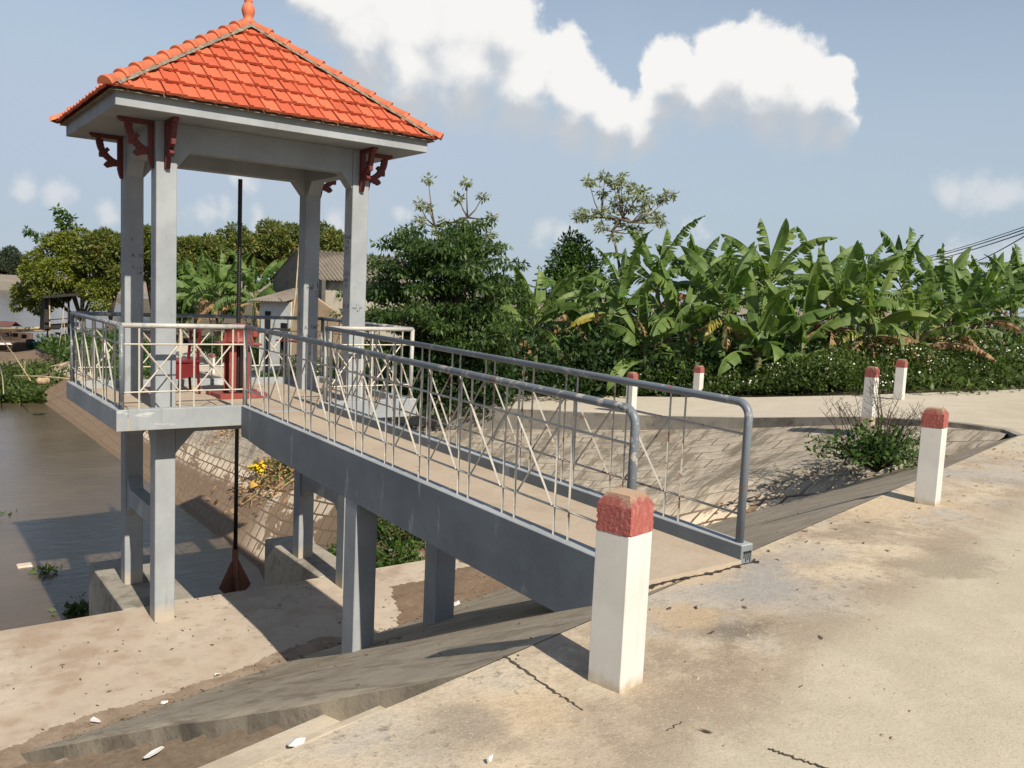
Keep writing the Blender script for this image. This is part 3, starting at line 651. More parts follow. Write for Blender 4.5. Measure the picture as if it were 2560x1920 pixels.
# carved brackets: one pointing out each way from every column
def bracket(parent, base, d):
    s = Vector((-d.y, d.x, 0)); W = .038
    def P(a, z, w): return tuple(base + d*a*.92 + Vector((0,0,z*.93)) + s*w*.9)
    m = MB()
    def ext(pr, ww=W): m.prism(pr, lambda p: P(p[0],p[1],-ww), lambda p: P(p[0],p[1],ww))
    ext([(0,-.06),(.42,-.06),(.455,-.03),(.46,0),(0,0)]); ext([(.0,-.06),(.0,-.62),(.035,-.62),(.06,-.55),(.075,-.48),(.075,-.06)])
    n = 9; arc_o = [(.075+.30*math.sin(t*math.pi/2/(n-1)), -.06-.36*math.cos(t*math.pi/2/(n-1))) for t in range(n)]
    for i in range(n-1):
        (a0,z0),(a1,z1) = arc_o[i], arc_o[i+1]; t0, t1 = i/(n-1), (i+1)/(n-1); th0, th1 = .085-.03*abs(t0-.5), .085-.03*abs(t1-.5)
        ext([(a0,z0),(a1,z1),(a1-th1*.75,z1+th1*.75),(a0-th0*.75,z0+th0*.75)], W*.9)
    for (a, z, ang) in ((.30,-.075,-90),(.20,-.20,-38-8),(.085,-.42,-6)):
        c, q = math.cos(R(ang)), math.sin(R(ang)); pts = []
        for l, h in ((0,.028),(.06,.028),(.068,.038),(.082,.038),(.092,.03),(.11,.046),(.14,.048),(.185,.0)): pts.append((l,h))
        pr = [(a+c*l-q*h, z+q*l+c*h) for l, h in pts]+[(a+c*l+q*h, z+q*l-c*h) for l, h in reversed(pts[:-1])]
        ext(pr, W*.8)
    return part(m, 'bracket', BRKT, bevel=.004)
for (x, y) in ((0,0),(0,LY),(LX,0),(LX,LY)):
    sx = -1 if x == 0 else 1; sy = -1 if y == 0 else 1
    bracket(pav, Vector((x if sx < 0 else x+CW, y+CW/2, ZF)), Vector((sx,0,0))); bracket(pav, Vector((x+CW/2, y if sy < 0 else y+CW, ZF)), Vector((0,sy,0)))
# handwriting on the columns ------------------------------------------------
_grg = random.Random(77); _gm = {}
def graffiti(text, col, face, x, z, size, tilt=0):
    V, Fc = _gm.setdefault((col, face), ([], [])); tl = R(tilt); lines = text.split('\n')
    for li, line in enumerate(lines):
        adv = size*.60; wd = adv*len(line); px_ = -wd/2
        for chh in line:
            if chh != ' ':
                cu = bpy.data.curves.new('t', 'FONT'); cu.body = chh; cu.size = size*_grg.uniform(.85,1.2); cu.align_x = 'CENTER'; cu.offset = -.0011*size/.08; cu.resolution_u = 2
                to = bpy.data.objects.new('t', cu); C.objects.link(to); bpy.context.view_layer.update()
                me = bpy.data.meshes.new_from_object(to.evaluated_get(bpy.context.evaluated_depsgraph_get())); bpy.data.objects.remove(to)
                an = _grg.uniform(-.20,.20); sh = _grg.uniform(-.1,.32); ox = px_+adv/2; oy = -li*size*1.02+_grg.uniform(-.10,.10)*size; b0 = len(V); sxx = _grg.uniform(.75,1.05)
                for v in me.vertices:
                    X, Y = v.co.x*sxx+v.co.y*sh, v.co.y; X += .035*size*math.sin(Y*70+ox*50); X, Y = ox+X*math.cos(an)-Y*math.sin(an), oy+X*math.sin(an)+Y*math.cos(an); V.append((x*(1 if face == 'front' else -1)+X*math.cos(tl)-Y*math.sin(tl), z+X*math.sin(tl)+Y*math.cos(tl), 0))
                Fc += [tuple(b0+i for i in q.vertices) for q in me.polygons]; bpy.data.meshes.remove(me)
            px_ += adv
graffiti('A N', 1, 'front', .16, 1.84, .085, 6); graffiti('Kiên', 1, 'front', .19, 1.68, .075, 4); graffiti('lớp', 1, 'front', .19, 1.61, .05, 8)
graffiti('r', 1, 'front', .10, 2.06, .10)
graffiti('A.THƠ', 3, 'front', .135, .87, .078, 2); graffiti('lớp 3B', 3, 'front', .135, .735, .085, 3); graffiti('trường', 3, 'front', .15, .62, .06, 4); graffiti('ơi', 3, 'front', .14, .45, .07); graffiti('nhớ em', 3, 'front', .15, .32, .055); graffiti('mãi mãi', 3, 'front', .15, .2, .05)
graffiti('TRANG\nVÀ\nNHI\nK9', 2, 'side', .125, 2.25, .075, 2); graffiti('UYÊN\nNHI\nK9', 2, 'side', .125, 1.72, .085, 2); graffiti('K9 K8', 2, 'side', .12, 1.27, .07, 0)
graffiti('VI\nNAI.GA\n KT', 2, 'front', .115, 1.30, .042, 4); graffiti('c', 2, 'front', .06, 1.55, .06)
graffiti('HK', 3, 'front', .10, 1.50, .09, 4); graffiti('ll', 3, 'front', .19, 1.50, .13, 8); graffiti('S', 3, 'front', .21, 1.38, .16, 10); graffiti('/', 0, 'front', .17, 1.3, .05, 60)
graffiti('Hải', 3, 'side', .12, 1.1, .1, 90)
for (col, face), (V, Fc) in _gm.items():
    me = bpy.data.meshes.new('graffiti'); me.from_pydata(V, [], Fc); me.materials.append(INK); me.update()
    o = bpy.data.objects.new('graffiti', me); link(o, cols[col]); cx, cy = ((0,0),(0,LY),(LX,0),(LX,LY))[col]
    o.location = (cx, cy-.004, -PO[2]) if face == 'front' else (cx-.004, cy, -PO[2]); o.rotation_euler = (R(90), 0, 0 if face == 'front' else R(-90))
# ================================================================== FOOTBRIDGE
br = empty('footbridge', (1.527, YE, -.25), 'grey concrete footbridge sloping from the gate pavilion down to the road', 'bridge')
BO = (1.527, YE, -.25)
def zk(y): return (y-DY0)*SLP
def bpart(mb, name, mats, **k): return mb.build(name, mats, br, off=BO, **k)
mb = MB()
y1, y0 = DY0-.002, YE
mb.hexa([(XA+.12,y0,zk(y0)-.26),(XB-.12,y0,zk(y0)-.26),(XB-.12,y1,-.26),(XA+.12,y1,-.26),(XA+.12,y0,zk(y0)-.105),(XB-.12,y0,zk(y0)-.105),(XB-.12,y1,-.103),(XA+.12,y1,-.103)])
bpart(mb, 'walkway_slab', FLOORC)
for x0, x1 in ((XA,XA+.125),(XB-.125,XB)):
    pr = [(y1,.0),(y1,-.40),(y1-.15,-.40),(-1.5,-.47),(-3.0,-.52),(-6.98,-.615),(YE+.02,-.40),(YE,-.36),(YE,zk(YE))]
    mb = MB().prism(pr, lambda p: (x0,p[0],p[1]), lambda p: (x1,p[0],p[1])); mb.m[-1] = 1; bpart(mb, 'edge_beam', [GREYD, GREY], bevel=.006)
for x in (XA+.004, 1.862):
    mb = MB(); mb.box((x,-3.877,-2.5),(x+.235,-3.62,-.50)); bpart(mb, 'post', GREY, bevel=.008)
mb = MB(); mb.box((XA+.24,-3.84,-.62),(1.86,-3.66,-.262)); bpart(mb, 'cross_beam', GREY)
rnd = random.Random(2); mb = MB(); vs = []      # tar smeared along the end joint
for i in range(121):
    t = i/120; x = XA+.2+t*1.10; big = max(0, math.sin(t*21+1)*math.sin(t*47))*.03*(.4+t); wd = .004+big+rnd.uniform(0,.010)
    y = YE-.022+.012*math.sin(t*9); vs += [(x,y-wd,-.2455),(x,y+wd*.8,-.2455)]
mb.add(vs, [(2*i,2*i+2,2*i+3,2*i+1) for i in range(120)]); bpart(mb, 'tar_joint', TAR)
mb = MB(); x = XB-.06
for k in range(4): mb.box((XB-.10+k*.022,YE-.004,-.24+rnd.uniform(0,.04)),(XB-.092+k*.022,YE-.0005,-.165))
mb.box((XB-.105,YE-.004,-.175),(XB-.02,YE-.0006,-.16)); bpart(mb, 'tar_drips', TAR)
# ================================================================== RAILINGS
PR, PKR = .030, .0105
def railing(root, O, path, zf, kinds, closed_ends=(True,True), pipe=PIPE, bars=BAR, lean=None):
    """path: corner points (x, y); a pipe rail on posts, paired balusters, two flats and crossed braces"""
    def b(mb, name, mat, par=root, **k): return mb.build(name, mat, par, off=O, **k)
    H = 1.0
    for si in range(len(path)-1):
        p0, p1 = Vector((*path[si],0)), Vector((*path[si+1],0)); d = (p1-p0); Ln = d.length; d.normalize(); pm = kinds[si]
        pipe_m, bar_m = pm[1], pm[2]
        def Z(a, h): q = p0+d*a; return Vector((q.x, q.y, zf(q.x, q.y)+h))
        sgn = d
        a_start, a_end = 0, Ln
        pts = [Z(0,H), Z(Ln,H)]
        if si == len(path)-2 and pm[3]:
            er = .10; pts = [Z(0,H)] + [Z(Ln-er+er*math.sin(t*math.pi/12), H-er+er*math.cos(t*math.pi/12)) for t in range(7)] + [Z(Ln,.0)]
        b(MB().tube(pts, PR, 12), 'top_rail', pipe_m)
        if si == 0 or True:
            if not (si > 0 and False): b(MB().tube([Z(0,-.01), Z(0,H)], PR*.98, 12), 'post', PIPEC if si == 0 else kinds[si][1])
        if si == len(path)-2 and not pm[3]: b(MB().tube([Z(Ln,-.01), Z(Ln,H)], PR*.98, 12), 'post', pipe_m)
        for h in (.20,.775): b(MB().tube([Z(.02,h), Z(Ln-.02,h)], .0095, 4, smooth=False), 'rail', bar_m)
        xs = pm[0]
        for i in range(0, len(xs)-1, 2):
            a, c = xs[i], xs[i+1]
            for q in (a, c): 
                jit = random.uniform(-.004,.004)
                b(MB().tube([Z(q+jit,-.01), Z(q,H-.02)], PKR, 4, smooth=False), 'baluster', bar_m)
            s = Vector((-d.y, d.x, 0))*.012
            b(MB().tube([Z(a+.015,.205)+s, Z(c-.015,.77)+s], .0095, 4, smooth=False), 'brace', bar_m)
            b(MB().tube([Z(a+.015,.77)-s, Z(c-.015,.205)-s], .0095, 4, smooth=False), 'brace', bar_m)
        if len(xs) % 2: b(MB().tube([Z(xs[-1],-.01), Z(xs[-1],H-.02)], PKR, 4, smooth=False), 'baluster', bar_m)
random.seed(4)
zb = lambda x, y: (y-DY0)*SLP if y < DY0 else 0.0
RI = .0695; xl, xr = XA+RI, XB-RI; yf, yb = DY0+RI, DY1-RI; xL, xR = DX0+RI, DX1-RI
pk = []
for k in range(11): pk += [.185+k*.629, .185+k*.629+.475]
ys0 = yf-.004
pkl = pk[:-1]
O = (xl, ys0, 0.0)
r1 = empty('walkway_railing', O, 'nearer pipe railing of the footbridge, on its left edge, ending behind the nearest bollard', 'railing', 'railings of the footbridge')
railing(r1, O, [(xl,ys0),(xl,YE+RI)], zb, [(pkl,PIPE,BAR,True)])
O2 = (xr, ys0, 0.0)
r2 = empty('walkway_railing', O2, 'farther pipe railing of the footbridge, rust patched at its bent end', 'railing', 'railings of the footbridge')
PIPER = worn_paint('grey_pipe_paint_rusting', (.16,.19,.22), (.42,.40,.38), .57, .63, 7, .42, rust=(.36,.06,.035)); BARR = worn_paint('rusting_baluster_paint', (.44,.42,.37), (.22,.09,.05), .52, .6, 7, .5, rust=(.25,.05,.03))
railing(r2, O2, [(xr,ys0),(xr,YE+RI)], zb, [(pkl,PIPER,BARR,True)])
O3 = (xl, yf, 0)
r3 = empty('platform_railing', O3, 'cream and grey pipe railing running round the edge of the pavilion deck', 'railing')
def pairs(L, start, gap=.475, per=.629):
    out = []; a = start
    while a+gap < L-.06: out += [a, a+gap]; a += per
    return out
Lf = xl-xL; Ls = yb-yf; Lb = xR-xL; Lr = xR-xr
kf = ([.163,.643,.81,1.285],PIPEC,BARC,False)
railing(r3, O3, [(xl,yf),(xL,yf),(xL,yb),(xR,yb),(xR,yf),(xr,yf)], lambda x, y: 0.0, [kf, ([.18,.34,.83,1.0,1.48,1.65,2.15,2.33,2.81,2.97][1:-1]+[], PIPE, BAR, False), (pairs(Lb,.3), PIPE, BARC, False), (pairs(Ls,.2), PIPE, BAR, False), (pairs(Lr,.16), PIPEC, BARC, False)])
# ================================================================== HOIST, CHAIR
hx, hy = 1.43, 1.12
ho = empty('gate_hoist', (hx,hy,-.10), 'red hand hoist with a tall black screw standing on the pavilion deck', 'hoist'); HO = (hx,hy,-.10)
def hpart(mb, name, mat, **k): return mb.build(name, mat, ho, off=HO, **k)
mb = MB(); mb.box((hx-.36,hy-.33,-.10),(hx+.36,hy-.17,-.03)); mb.box((hx-.36,hy+.17,-.10),(hx+.36,hy+.33,-.03)); mb.box((hx-.34,hy-.17,-.10),(hx-.20,hy+.17,-.045)); mb.box((hx+.20,hy-.17,-.10),(hx+.34,hy+.17,-.045)); hpart(mb, 'base_plate', HOIST, bevel=.008)
for sx in (-1, 1):
    mb = MB(); x0, x1 = (hx-.165,hx-.06) if sx < 0 else (hx+.06,hx+.165)
    mb.box((x0,hy-.12,-.03),(x1,hy-.10,.69)); mb.box((x0,hy+.10,-.03),(x1,hy+.12,.69)); mb.box((x0 if sx > 0 else x1-.02,hy-.10,-.03),(x0+.02 if sx > 0 else x1,hy+.10,.69)); hpart(mb, 'pedestal_leg', HOIST, bevel=.004)
mb = MB(); mb.box((hx-.27,hy-.25,.66),(hx+.27,hy+.25,.69)); hpart(mb, 'flange', HOIST, bevel=.008)
mb = MB(); mb.lathe([(.20,.69),(.21,.71),(.195,.73),(.195,.885),(.215,.90),(.235,.915),(.235,.935),(.15,.945),(.10,.965),(.06,.97)], 28, (hx,hy,0))
for a in range(6):
    c, s = math.cos(a*math.pi/3+.2), math.sin(a*math.pi/3+.2); t = Vector((-s,c,0))*.012; o0 = Vector((hx+c*.19,hy+s*.19,.695)); o1 = Vector((hx+c*.25,hy+s*.25,.695)); o2 = Vector((hx+c*.19,hy+s*.19,.86))
    mb.add([o0+t,o1+t,o2+t,o0-t,o1-t,o2-t], [(0,1,2),(5,4,3),(0,3,4,1),(1,4,5,2)])
hpart(mb, 'gear_housing', HOIST)
mb = MB(); mb.box((hx+.17,hy-.10,.76),(hx+.27,hy+.04,.87)); hpart(mb, 'gearbox', HOIST, bevel=.02)
mb = MB(); mb.tube([(hx+.25,hy-.04,.83),(hx+.52,hy-.06,.90),(hx+.74,hy-.10,.885)], .015, 8); mb.tube([(hx+.73,hy-.10,.875),(hx+.74,hy-.10,.91)], .014, 8); hpart(mb, 'crank_handle', DARKW)
mb = MB(); zz = np.arange(-.6, 3.0, .03); prof = []
for z in zz: prof += [(.028,z),(.0325,z+.010),(.0325,z+.018),(.028,z+.028)]
prof = [(.031,-2.47)]+prof+[(.030,3.0),(.030,3.02)]
mb.lathe(prof, 14, (hx,hy,0)); hpart(mb, 'screw_stem', IRON)
mb = MB(); mb.box((hx-.62,hy-.04,-5.4),(hx+.62,hy+.04,-3.2)); mb.tube([(hx,hy,-3.25),(hx,hy,-2.40)], .046, 12)
for sx in (-1,1): mb.add([(hx+sx*.05,hy-.015,-2.58),(hx+sx*.24,hy-.015,-2.98),(hx+sx*.05,hy-.015,-3.2),(hx+sx*.05,hy+.015,-2.58),(hx+sx*.24,hy+.015,-2.98),(hx+sx*.05,hy+.015,-3.2)], [(0,1,2),(5,4,3),(0,3,4,1),(1,4,5,2),(2,5,3,0)])
for sy in (-1,1): mb.add([(hx-.015,hy+sy*.05,-2.62),(hx-.015,hy+sy*.15,-3.05),(hx-.015,hy+sy*.05,-3.05),(hx+.015,hy+sy*.05,-2.62),(hx+.015,hy+sy*.15,-3.05),(hx+.015,hy+sy*.05,-3.05)], [(0,1,2),(5,4,3),(0,3,4,1),(1,4,5,2),(2,5,3,0)])
hpart(mb, 'gate_leaf', RUST)
chx, chy = .72, 1.70
ch = empty('chair', (chx,chy,-.10), 'dark red chair standing on the deck beside the hoist', 'chair'); CO_ = (chx,chy,-.10)
def cpart(mb, name, **k): return mb.build(name, CHAIR, ch, off=CO_, **k)
for (x, y) in ((.96,1.48),(.96,1.93)): cpart(MB().tube([(x+.03,y,-.10),(x,y,.30),(x,y,.42),(x+.04,y,.92)], [.020,.024,.024,.020], 4, smooth=False), 'leg')
for (x, y) in ((.45,1.48),(.45,1.93)): cpart(MB().tube([(x-.02,y,-.10),(x,y,.38)], [.019,.024], 4, smooth=False), 'leg')
cpart(MB().box((.41,1.44,.36),(1.0,1.97,.40)), 'seat', bevel=.01)
n = 12
for k in range(2):
    m = MB(); y = (1.455,1.955)[k]
    pr = [(.43,.35),(.43,.20)]+[(.43+.51*i/n, .20-.0+.07*math.sin(math.pi*i/n)*-1+.0) for i in range(1,n)]+[(.94,.20),(.94,.35)]
    m.prism(pr, lambda p: (p[0],y-.008,p[1]), lambda p: (p[0],y+.008,p[1])); cpart(m, 'apron_panel')
cpart(MB().box((.965,1.46,.80),(1.01,1.95,.90)), 'backrest', bevel=.01); cpart(MB().box((.955,1.46,.62),(.985,1.95,.67)), 'back_slat')
# ================================================================== BOLLARDS
def bollard_proto():
    root = empty('bollard', (0,0,0))
    h = .095; mb = MB(); mb.box((-h,-h,-.12),(h,h,.745)); mb.build('shaft', WHITE, root, bevel=.004)
    t = .064; mb = MB(); H0, H1, H2 = .745, .873, .928; b = h+.0015
    mb.add([(-b,-b,H0),(b,-b,H0),(b,b,H0),(-b,b,H0),(-b,-b,H1),(b,-b,H1),(b,b,H1),(-b,b,H1),(-t,-t,H2),(t,-t,H2),(t,t,H2),(-t,t,H2)],
           [(0,1,5,4),(1,2,6,5),(2,3,7,6),(3,0,4,7),(4,5,9,8),(5,6,10,9),(6,7,11,10),(7,4,8,11),(8,9,10,11),(3,2,1,0)])
    cap = mb.build('cap', REDCAP, root, bevel=.003)
    for o_, cuts, amp in ((root.children[0], 14, .0035), (cap, 8, .004)):
        bm = bmesh.new(); bm.from_mesh(o_.data); bmesh.ops.subdivide_edges(bm, edges=bm.edges[:], cuts=cuts, use_grid_fill=True)
        rg = random.Random(8)
        for v in bm.verts:
            e_ = sorted((abs(abs(v.co.x)-h), abs(abs(v.co.y)-h)))
            if e_[1] < .004 and rg.random() < .45: k_ = rg.random()**3*.014; v.co.x *= 1-k_/h; v.co.y *= 1-k_/h
            v.co += Vector((rg.uniform(-1,1), rg.uniform(-1,1), rg.uniform(-.3,.3)))*amp*.25
        bm.to_mesh(o_.data); bm.free()
        for m_ in list(o_.modifiers): o_.modifiers.remove(m_)
    return root
bp = bollard_proto()
blist = [((-.045,-8.565,-.25),11,0,'large white bollard with a red cap, nearest, in front of the footbridge end'),
         ((5.30,-7.23,-.25),14,0,'white bollard on the near road edge, right of the bushy weed'),
         ((11.62,-2.75,-.36),10,0,'white bollard on the ramp kerb above the bushy weed, its foot stained grey'),
         ((11.58,3.3,-1.06),8,0,'white bollard on the ramp kerb seen through the bent end of the nearer railing'),
         ((9.75,8.6,-1.47),8,0,'white bollard on the ramp kerb close to the right corner of the pavilion deck'),
         ((9.6,28.4,-2.68),6,0,'small white bollard down the ramp seen between the chair and the red hoist'),
         ((6.9,36.9,-2.6),5,-14,'leaning white bollard in the weeds, seen behind the left deck railing'),
         ((15.6,-1.05,-.40),12,0,'white bollard standing deep in flowers under the dry banana leaves'),
         ((14.4,3.75,-.98),9,0,'flaking bollard half hidden by flowers at the foot of the banana plants')]
for i, (loc, rz, lean, lab) in enumerate(blist):
    o = bp if i == 0 else copy_tree(bp)
    o.location = loc; o.rotation_euler = (0, R(lean), R(rz)); tag(o, lab, 'bollard', 'white bollards with red caps along the road')
# ================================================================== VEGETATION
def np_mesh(name, V, faces_n, mats, parent=None, mi=None):
    """V (n*k,3): n separate faces of k verts each"""
    k = faces_n; n = len(V)//k; me = bpy.data.meshes.new(name)
    me.vertices.add(len(V)); me.vertices.foreach_set('co', np.asarray(V, np.float32).ravel())
    me.loops.add(n*k); me.loops.foreach_set('vertex_index', np.arange(n*k, dtype=np.int32))
    me.polygons.add(n); me.polygons.foreach_set('loop_start', np.arange(0, n*k, k, dtype=np.int32)); me.polygons.foreach_set('loop_total', np.full(n, k, np.int32))
    for m in (mats if isinstance(mats, (list, tuple)) else [mats]): me.materials.append(m)
    if mi is not None: me.polygons.foreach_set('material_index', np.asarray(mi, np.int32))
    me.update(calc_edges=True); me.validate()
    return link(bpy.data.objects.new(name, me), parent)
def leaves(rng, P, N, size, asp=.42, fold=.25, jit=.6, droop=.3, var=.35):
    """two-triangle folded leaves at P growing along N; returns (n*4,3) quads (tip folded)"""
    n = len(P); D = N + rng.normal(0, jit, (n,3)); D[:,2] -= droop; D /= np.linalg.norm(D, axis=1)[:,None]+1e-9
    U = rng.normal(0, 1, (n,3)); U[:,2] = np.abs(U[:,2])+.6; S = np.cross(D, U); S /= np.linalg.norm(S, axis=1)[:,None]+1e-9; T = np.cross(S, D)
    s = (size*(1+rng.uniform(-var, var, n)))[:,None]
    a = P; b = P + D*s*.45 + S*s*asp*.5 - T*s*fold*.3; c = P + D*s; d = P + D*s*.45 - S*s*asp*.5 - T*s*fold*.3
    return np.stack([a,b,c,d], 1).reshape(-1,3)
def lobe_points(rng, lobes, n, shell=.55):
    w = np.array([(l[3]*l[4]*l[5])**.66 for l in lobes]); w /= w.sum(); idx = rng.choice(len(lobes), n, p=w); L = np.array(lobes)[idx]
    d = rng.normal(0, 1, (n,3)); d /= np.linalg.norm(d, axis=1)[:,None]; r = (shell+(1-shell)*rng.random(n)**.6)[:,None]*(1+rng.normal(0,.06,n))[:,None]
    P = L[:,:3] + d*r*L[:,3:6]; N = d/np.maximum(L[:,3:6],.01)*L[:,3:6].mean(1)[:,None]; N /= np.linalg.norm(N, axis=1)[:,None]
    return P, N
def rand_lobes(rng, c, R3, n, r=(.25,.45), flat=.75, hemi=False):
    out = []
    for i in range(n):
        d = rng.normal(0,1,3); d /= np.linalg.norm(d); q = rng.random()**.5*.78
        if hemi: d[2] = abs(d[2])*1.0-.15
        s = rng.uniform(*r); m = min(R3); out.append((c[0]+d[0]*q*R3[0], c[1]+d[1]*q*R3[1], c[2]+d[2]*q*R3[2], s*m*1.25, s*m*1.25, s*m*1.25*flat))
    return out
def limb_mesh(base, tips, r0, n=6, bend=.25, rng=None, fork=.35):
    m = MB(); base = Vector(base)
    top = Vector((base.x, base.y, base.z)) 
    ctr = sum((Vector(t) for t in tips), Vector())/len(tips); fk = base.lerp(ctr, fork); fk.x += .1; 
    m.tube([base-Vector((0,0,.25)), base.lerp(fk,.5)+Vector((.05,.03,0)), fk], [r0*1.25, r0*.95, r0*.8], n)
    for t in tips:
        t = Vector(t); md = fk.lerp(t, .5)+Vector((0,0,.12*(t-fk).length)); m.tube([fk, md, t], [r0*.55, r0*.35, r0*.12], 5)
    return m
def tree(name, lab, cat, base, lobes, n, size, mat, seed, r0=.12, bark=BARK, group=None, asp=.42, shell=.5, droop=.3, fork=.35, maxtips=9):
    rng = np.random.default_rng(seed); base = Vector(base); root = empty(name, base, lab, cat, group)
    L = [(l[0]-base.x, l[1]-base.y, l[2]-base.z, *l[3:]) for l in lobes]
    P, N = lobe_points(rng, L, n, shell); np_mesh('crown', leaves(rng, P, N, size, asp, droop=droop), 4, mat, root)
    tips = [(l[0], l[1], l[2]) for l in L]; rng.shuffle(tips)
    limb_mesh((0,0,0), tips[:maxtips], r0, fork=fork).build('trunk', bark, root)
    return root
# banana plants -------------------------------------------------------------
def banana_leaf(m, rnd, org, phi, e0, L, Wd, droop, tear, mi=0, dead=False):
    K = 26; p = Vector(org); e = e0; pts = []; step = L/K; hd = Vector((math.cos(phi), math.sin(phi), 0)); sd = Vector((-math.sin(phi), math.cos(phi), 0)); tw = rnd.uniform(-1.0,1.0)
    for i in range(K+1):
        t = i/K; d = hd*math.cos(e)+Vector((0,0,math.sin(e))); nrm = -hd*math.sin(e)+Vector((0,0,math.cos(e))); rl = tw*(i/K)**.8; cs_, sn_ = math.cos(rl), math.sin(rl); pts.append((p.copy(), d, nrm*cs_+sd*sn_, sd*cs_-nrm*sn_)); p = p+d*step; e -= droop/K*(.35+1.3*t)
    m.tube([q[0] for q in pts[::2]], [.020*(1-.9*i/K)+.002 for i in range(0, K+1, 2)], 5, 1, True, False)
    i0 = int(K*.17)
    for sgn in (-1, 1):
        out_prev = None; fold0 = rnd.uniform(.05,.5) if not dead else rnd.uniform(.5,1.3); cur = 0
        for i in range(i0, K):
            t0 = (i-i0)/(K-i0); t1 = (i+1-i0)/(K-i0)
            w0 = Wd*min(1, (math.sin(math.pi*min(.5,t0*1.6+.06)))**.7)*(1 if t0 < .6 else max(0.03, math.cos((t0-.6)/.4*math.pi/2))**.75)
            w1 = Wd*min(1, (math.sin(math.pi*min(.5,t1*1.6+.06)))**.7)*(1 if t1 < .6 else max(0.03, math.cos((t1-.6)/.4*math.pi/2))**.75)
            torn = rnd.random() < tear
            if torn: cur = rnd.uniform(-.15,.55)*(1+tear); sw = rnd.uniform(-.3,.5)*step
            elif out_prev is None: sw = 0
            f0 = -(t0*.55) + fold0*-1*.6 - cur
            def edge(idx, wd, back):
                q, d, nn, sdr = pts[idx]; s2 = sdr*sgn; a = f0; c1 = s2*math.cos(a)+nn*math.sin(a)*1; a2 = a-.45; c2 = s2*math.cos(a2)+nn*math.sin(a2)
                mid = q+c1*wd*.5+d*back*.5+d*wd*.10; return mid, mid+c2*wd*.5+d*back+d*wd*.10
            g = rnd.uniform(.5,.85) if torn else 1.0
            m0, o0 = edge(i, w0*(rnd.uniform(.86,1) if torn else 1), step*(1-g)); m1, o1 = edge(i+1, w1, -step*(1-g)*.3)
            if not torn and out_prev is not None: m0, o0 = out_prev
            a, b = pts[i][0], pts[i+1][0]
            q = [a, b, m1, m0, m0, m1, o1, o0]
            m.add(q, [(0,1,2,3),(4,5,6,7)], mi, True); out_prev = (m1, o1)
def banana_proto(seed, h=2.3, nl=9, L=2.0, dry=3, tear=.3, yellow=1, lean=0):
    nl += 3; tear = min(.8, tear+.22)
    rnd = random.Random(seed); root = empty('banana_plant', (0,0,0))
    st_ = MB(); st_.tube([(0,0,-.3),(.02,0,h*.4),(.05+lean,.02,h*.8),(.08+lean*1.3,.03,h+.12)], [.135,.115,.085,.05], 10); st_.build('stem', STEM, root)
    lv = MB(); top = Vector((.07+lean*1.2,.03,h)); ph = rnd.random()*6
    for i in range(nl):
        ph += 2.4+rnd.uniform(-.35,.35); t = i/(nl-1); e0 = R(86-62*t+rnd.uniform(-8,8)); dr = R(34+105*t+rnd.uniform(-16,26))
        banana_leaf(lv, rnd, top+Vector((0,0,-.35*t)), ph, e0, L*(1.1 if t > .12 else .95)*rnd.uniform(.85,1.15), .31*rnd.uniform(.85,1.15), dr, tear*(.75+.6*t) if rnd.random() < .88 else .10, 0)
    lv.build('leaf_crown', [L_BAN, RIB], root)
    if yellow:
        yv = MB()
        for i in range(yellow): ph += 2.1; banana_leaf(yv, rnd, top+Vector((0,0,-.35)), ph, R(rnd.uniform(0,20)), L*.8, .22, R(rnd.uniform(80,110)), .5, 0)
        yv.build('yellowing_leaf', [L_BANY, RIB], root)
    if dry:
        dv = MB()
        for i in range(dry): ph += 1.7; banana_leaf(dv, rnd, top+Vector((0,0,-.40)), ph, R(rnd.uniform(-30,22)), L*(1.15 if dry > 5 else .8), .22, R(rnd.uniform(70,110)), .75, 0, True)
        dv.build('dead_leaves', [L_DRY, TWIG], root)
    return root
protos = [banana_proto(11, 2.3, 10, 2.0, 5, .32), banana_proto(12, 2.7, 9, 2.2, 2, .45, 1), banana_proto(13, 1.9, 10, 2.0, 2, .2, 0), banana_proto(14, 2.5, 11, 1.9, 7, .5, 2), banana_proto(15, 1.2, 8, 1.7, 0, .15, 0), banana_proto(17, 2.6, 9, 2.1, 12, .55, 3)]
used = [0]*len(protos); bn = 0
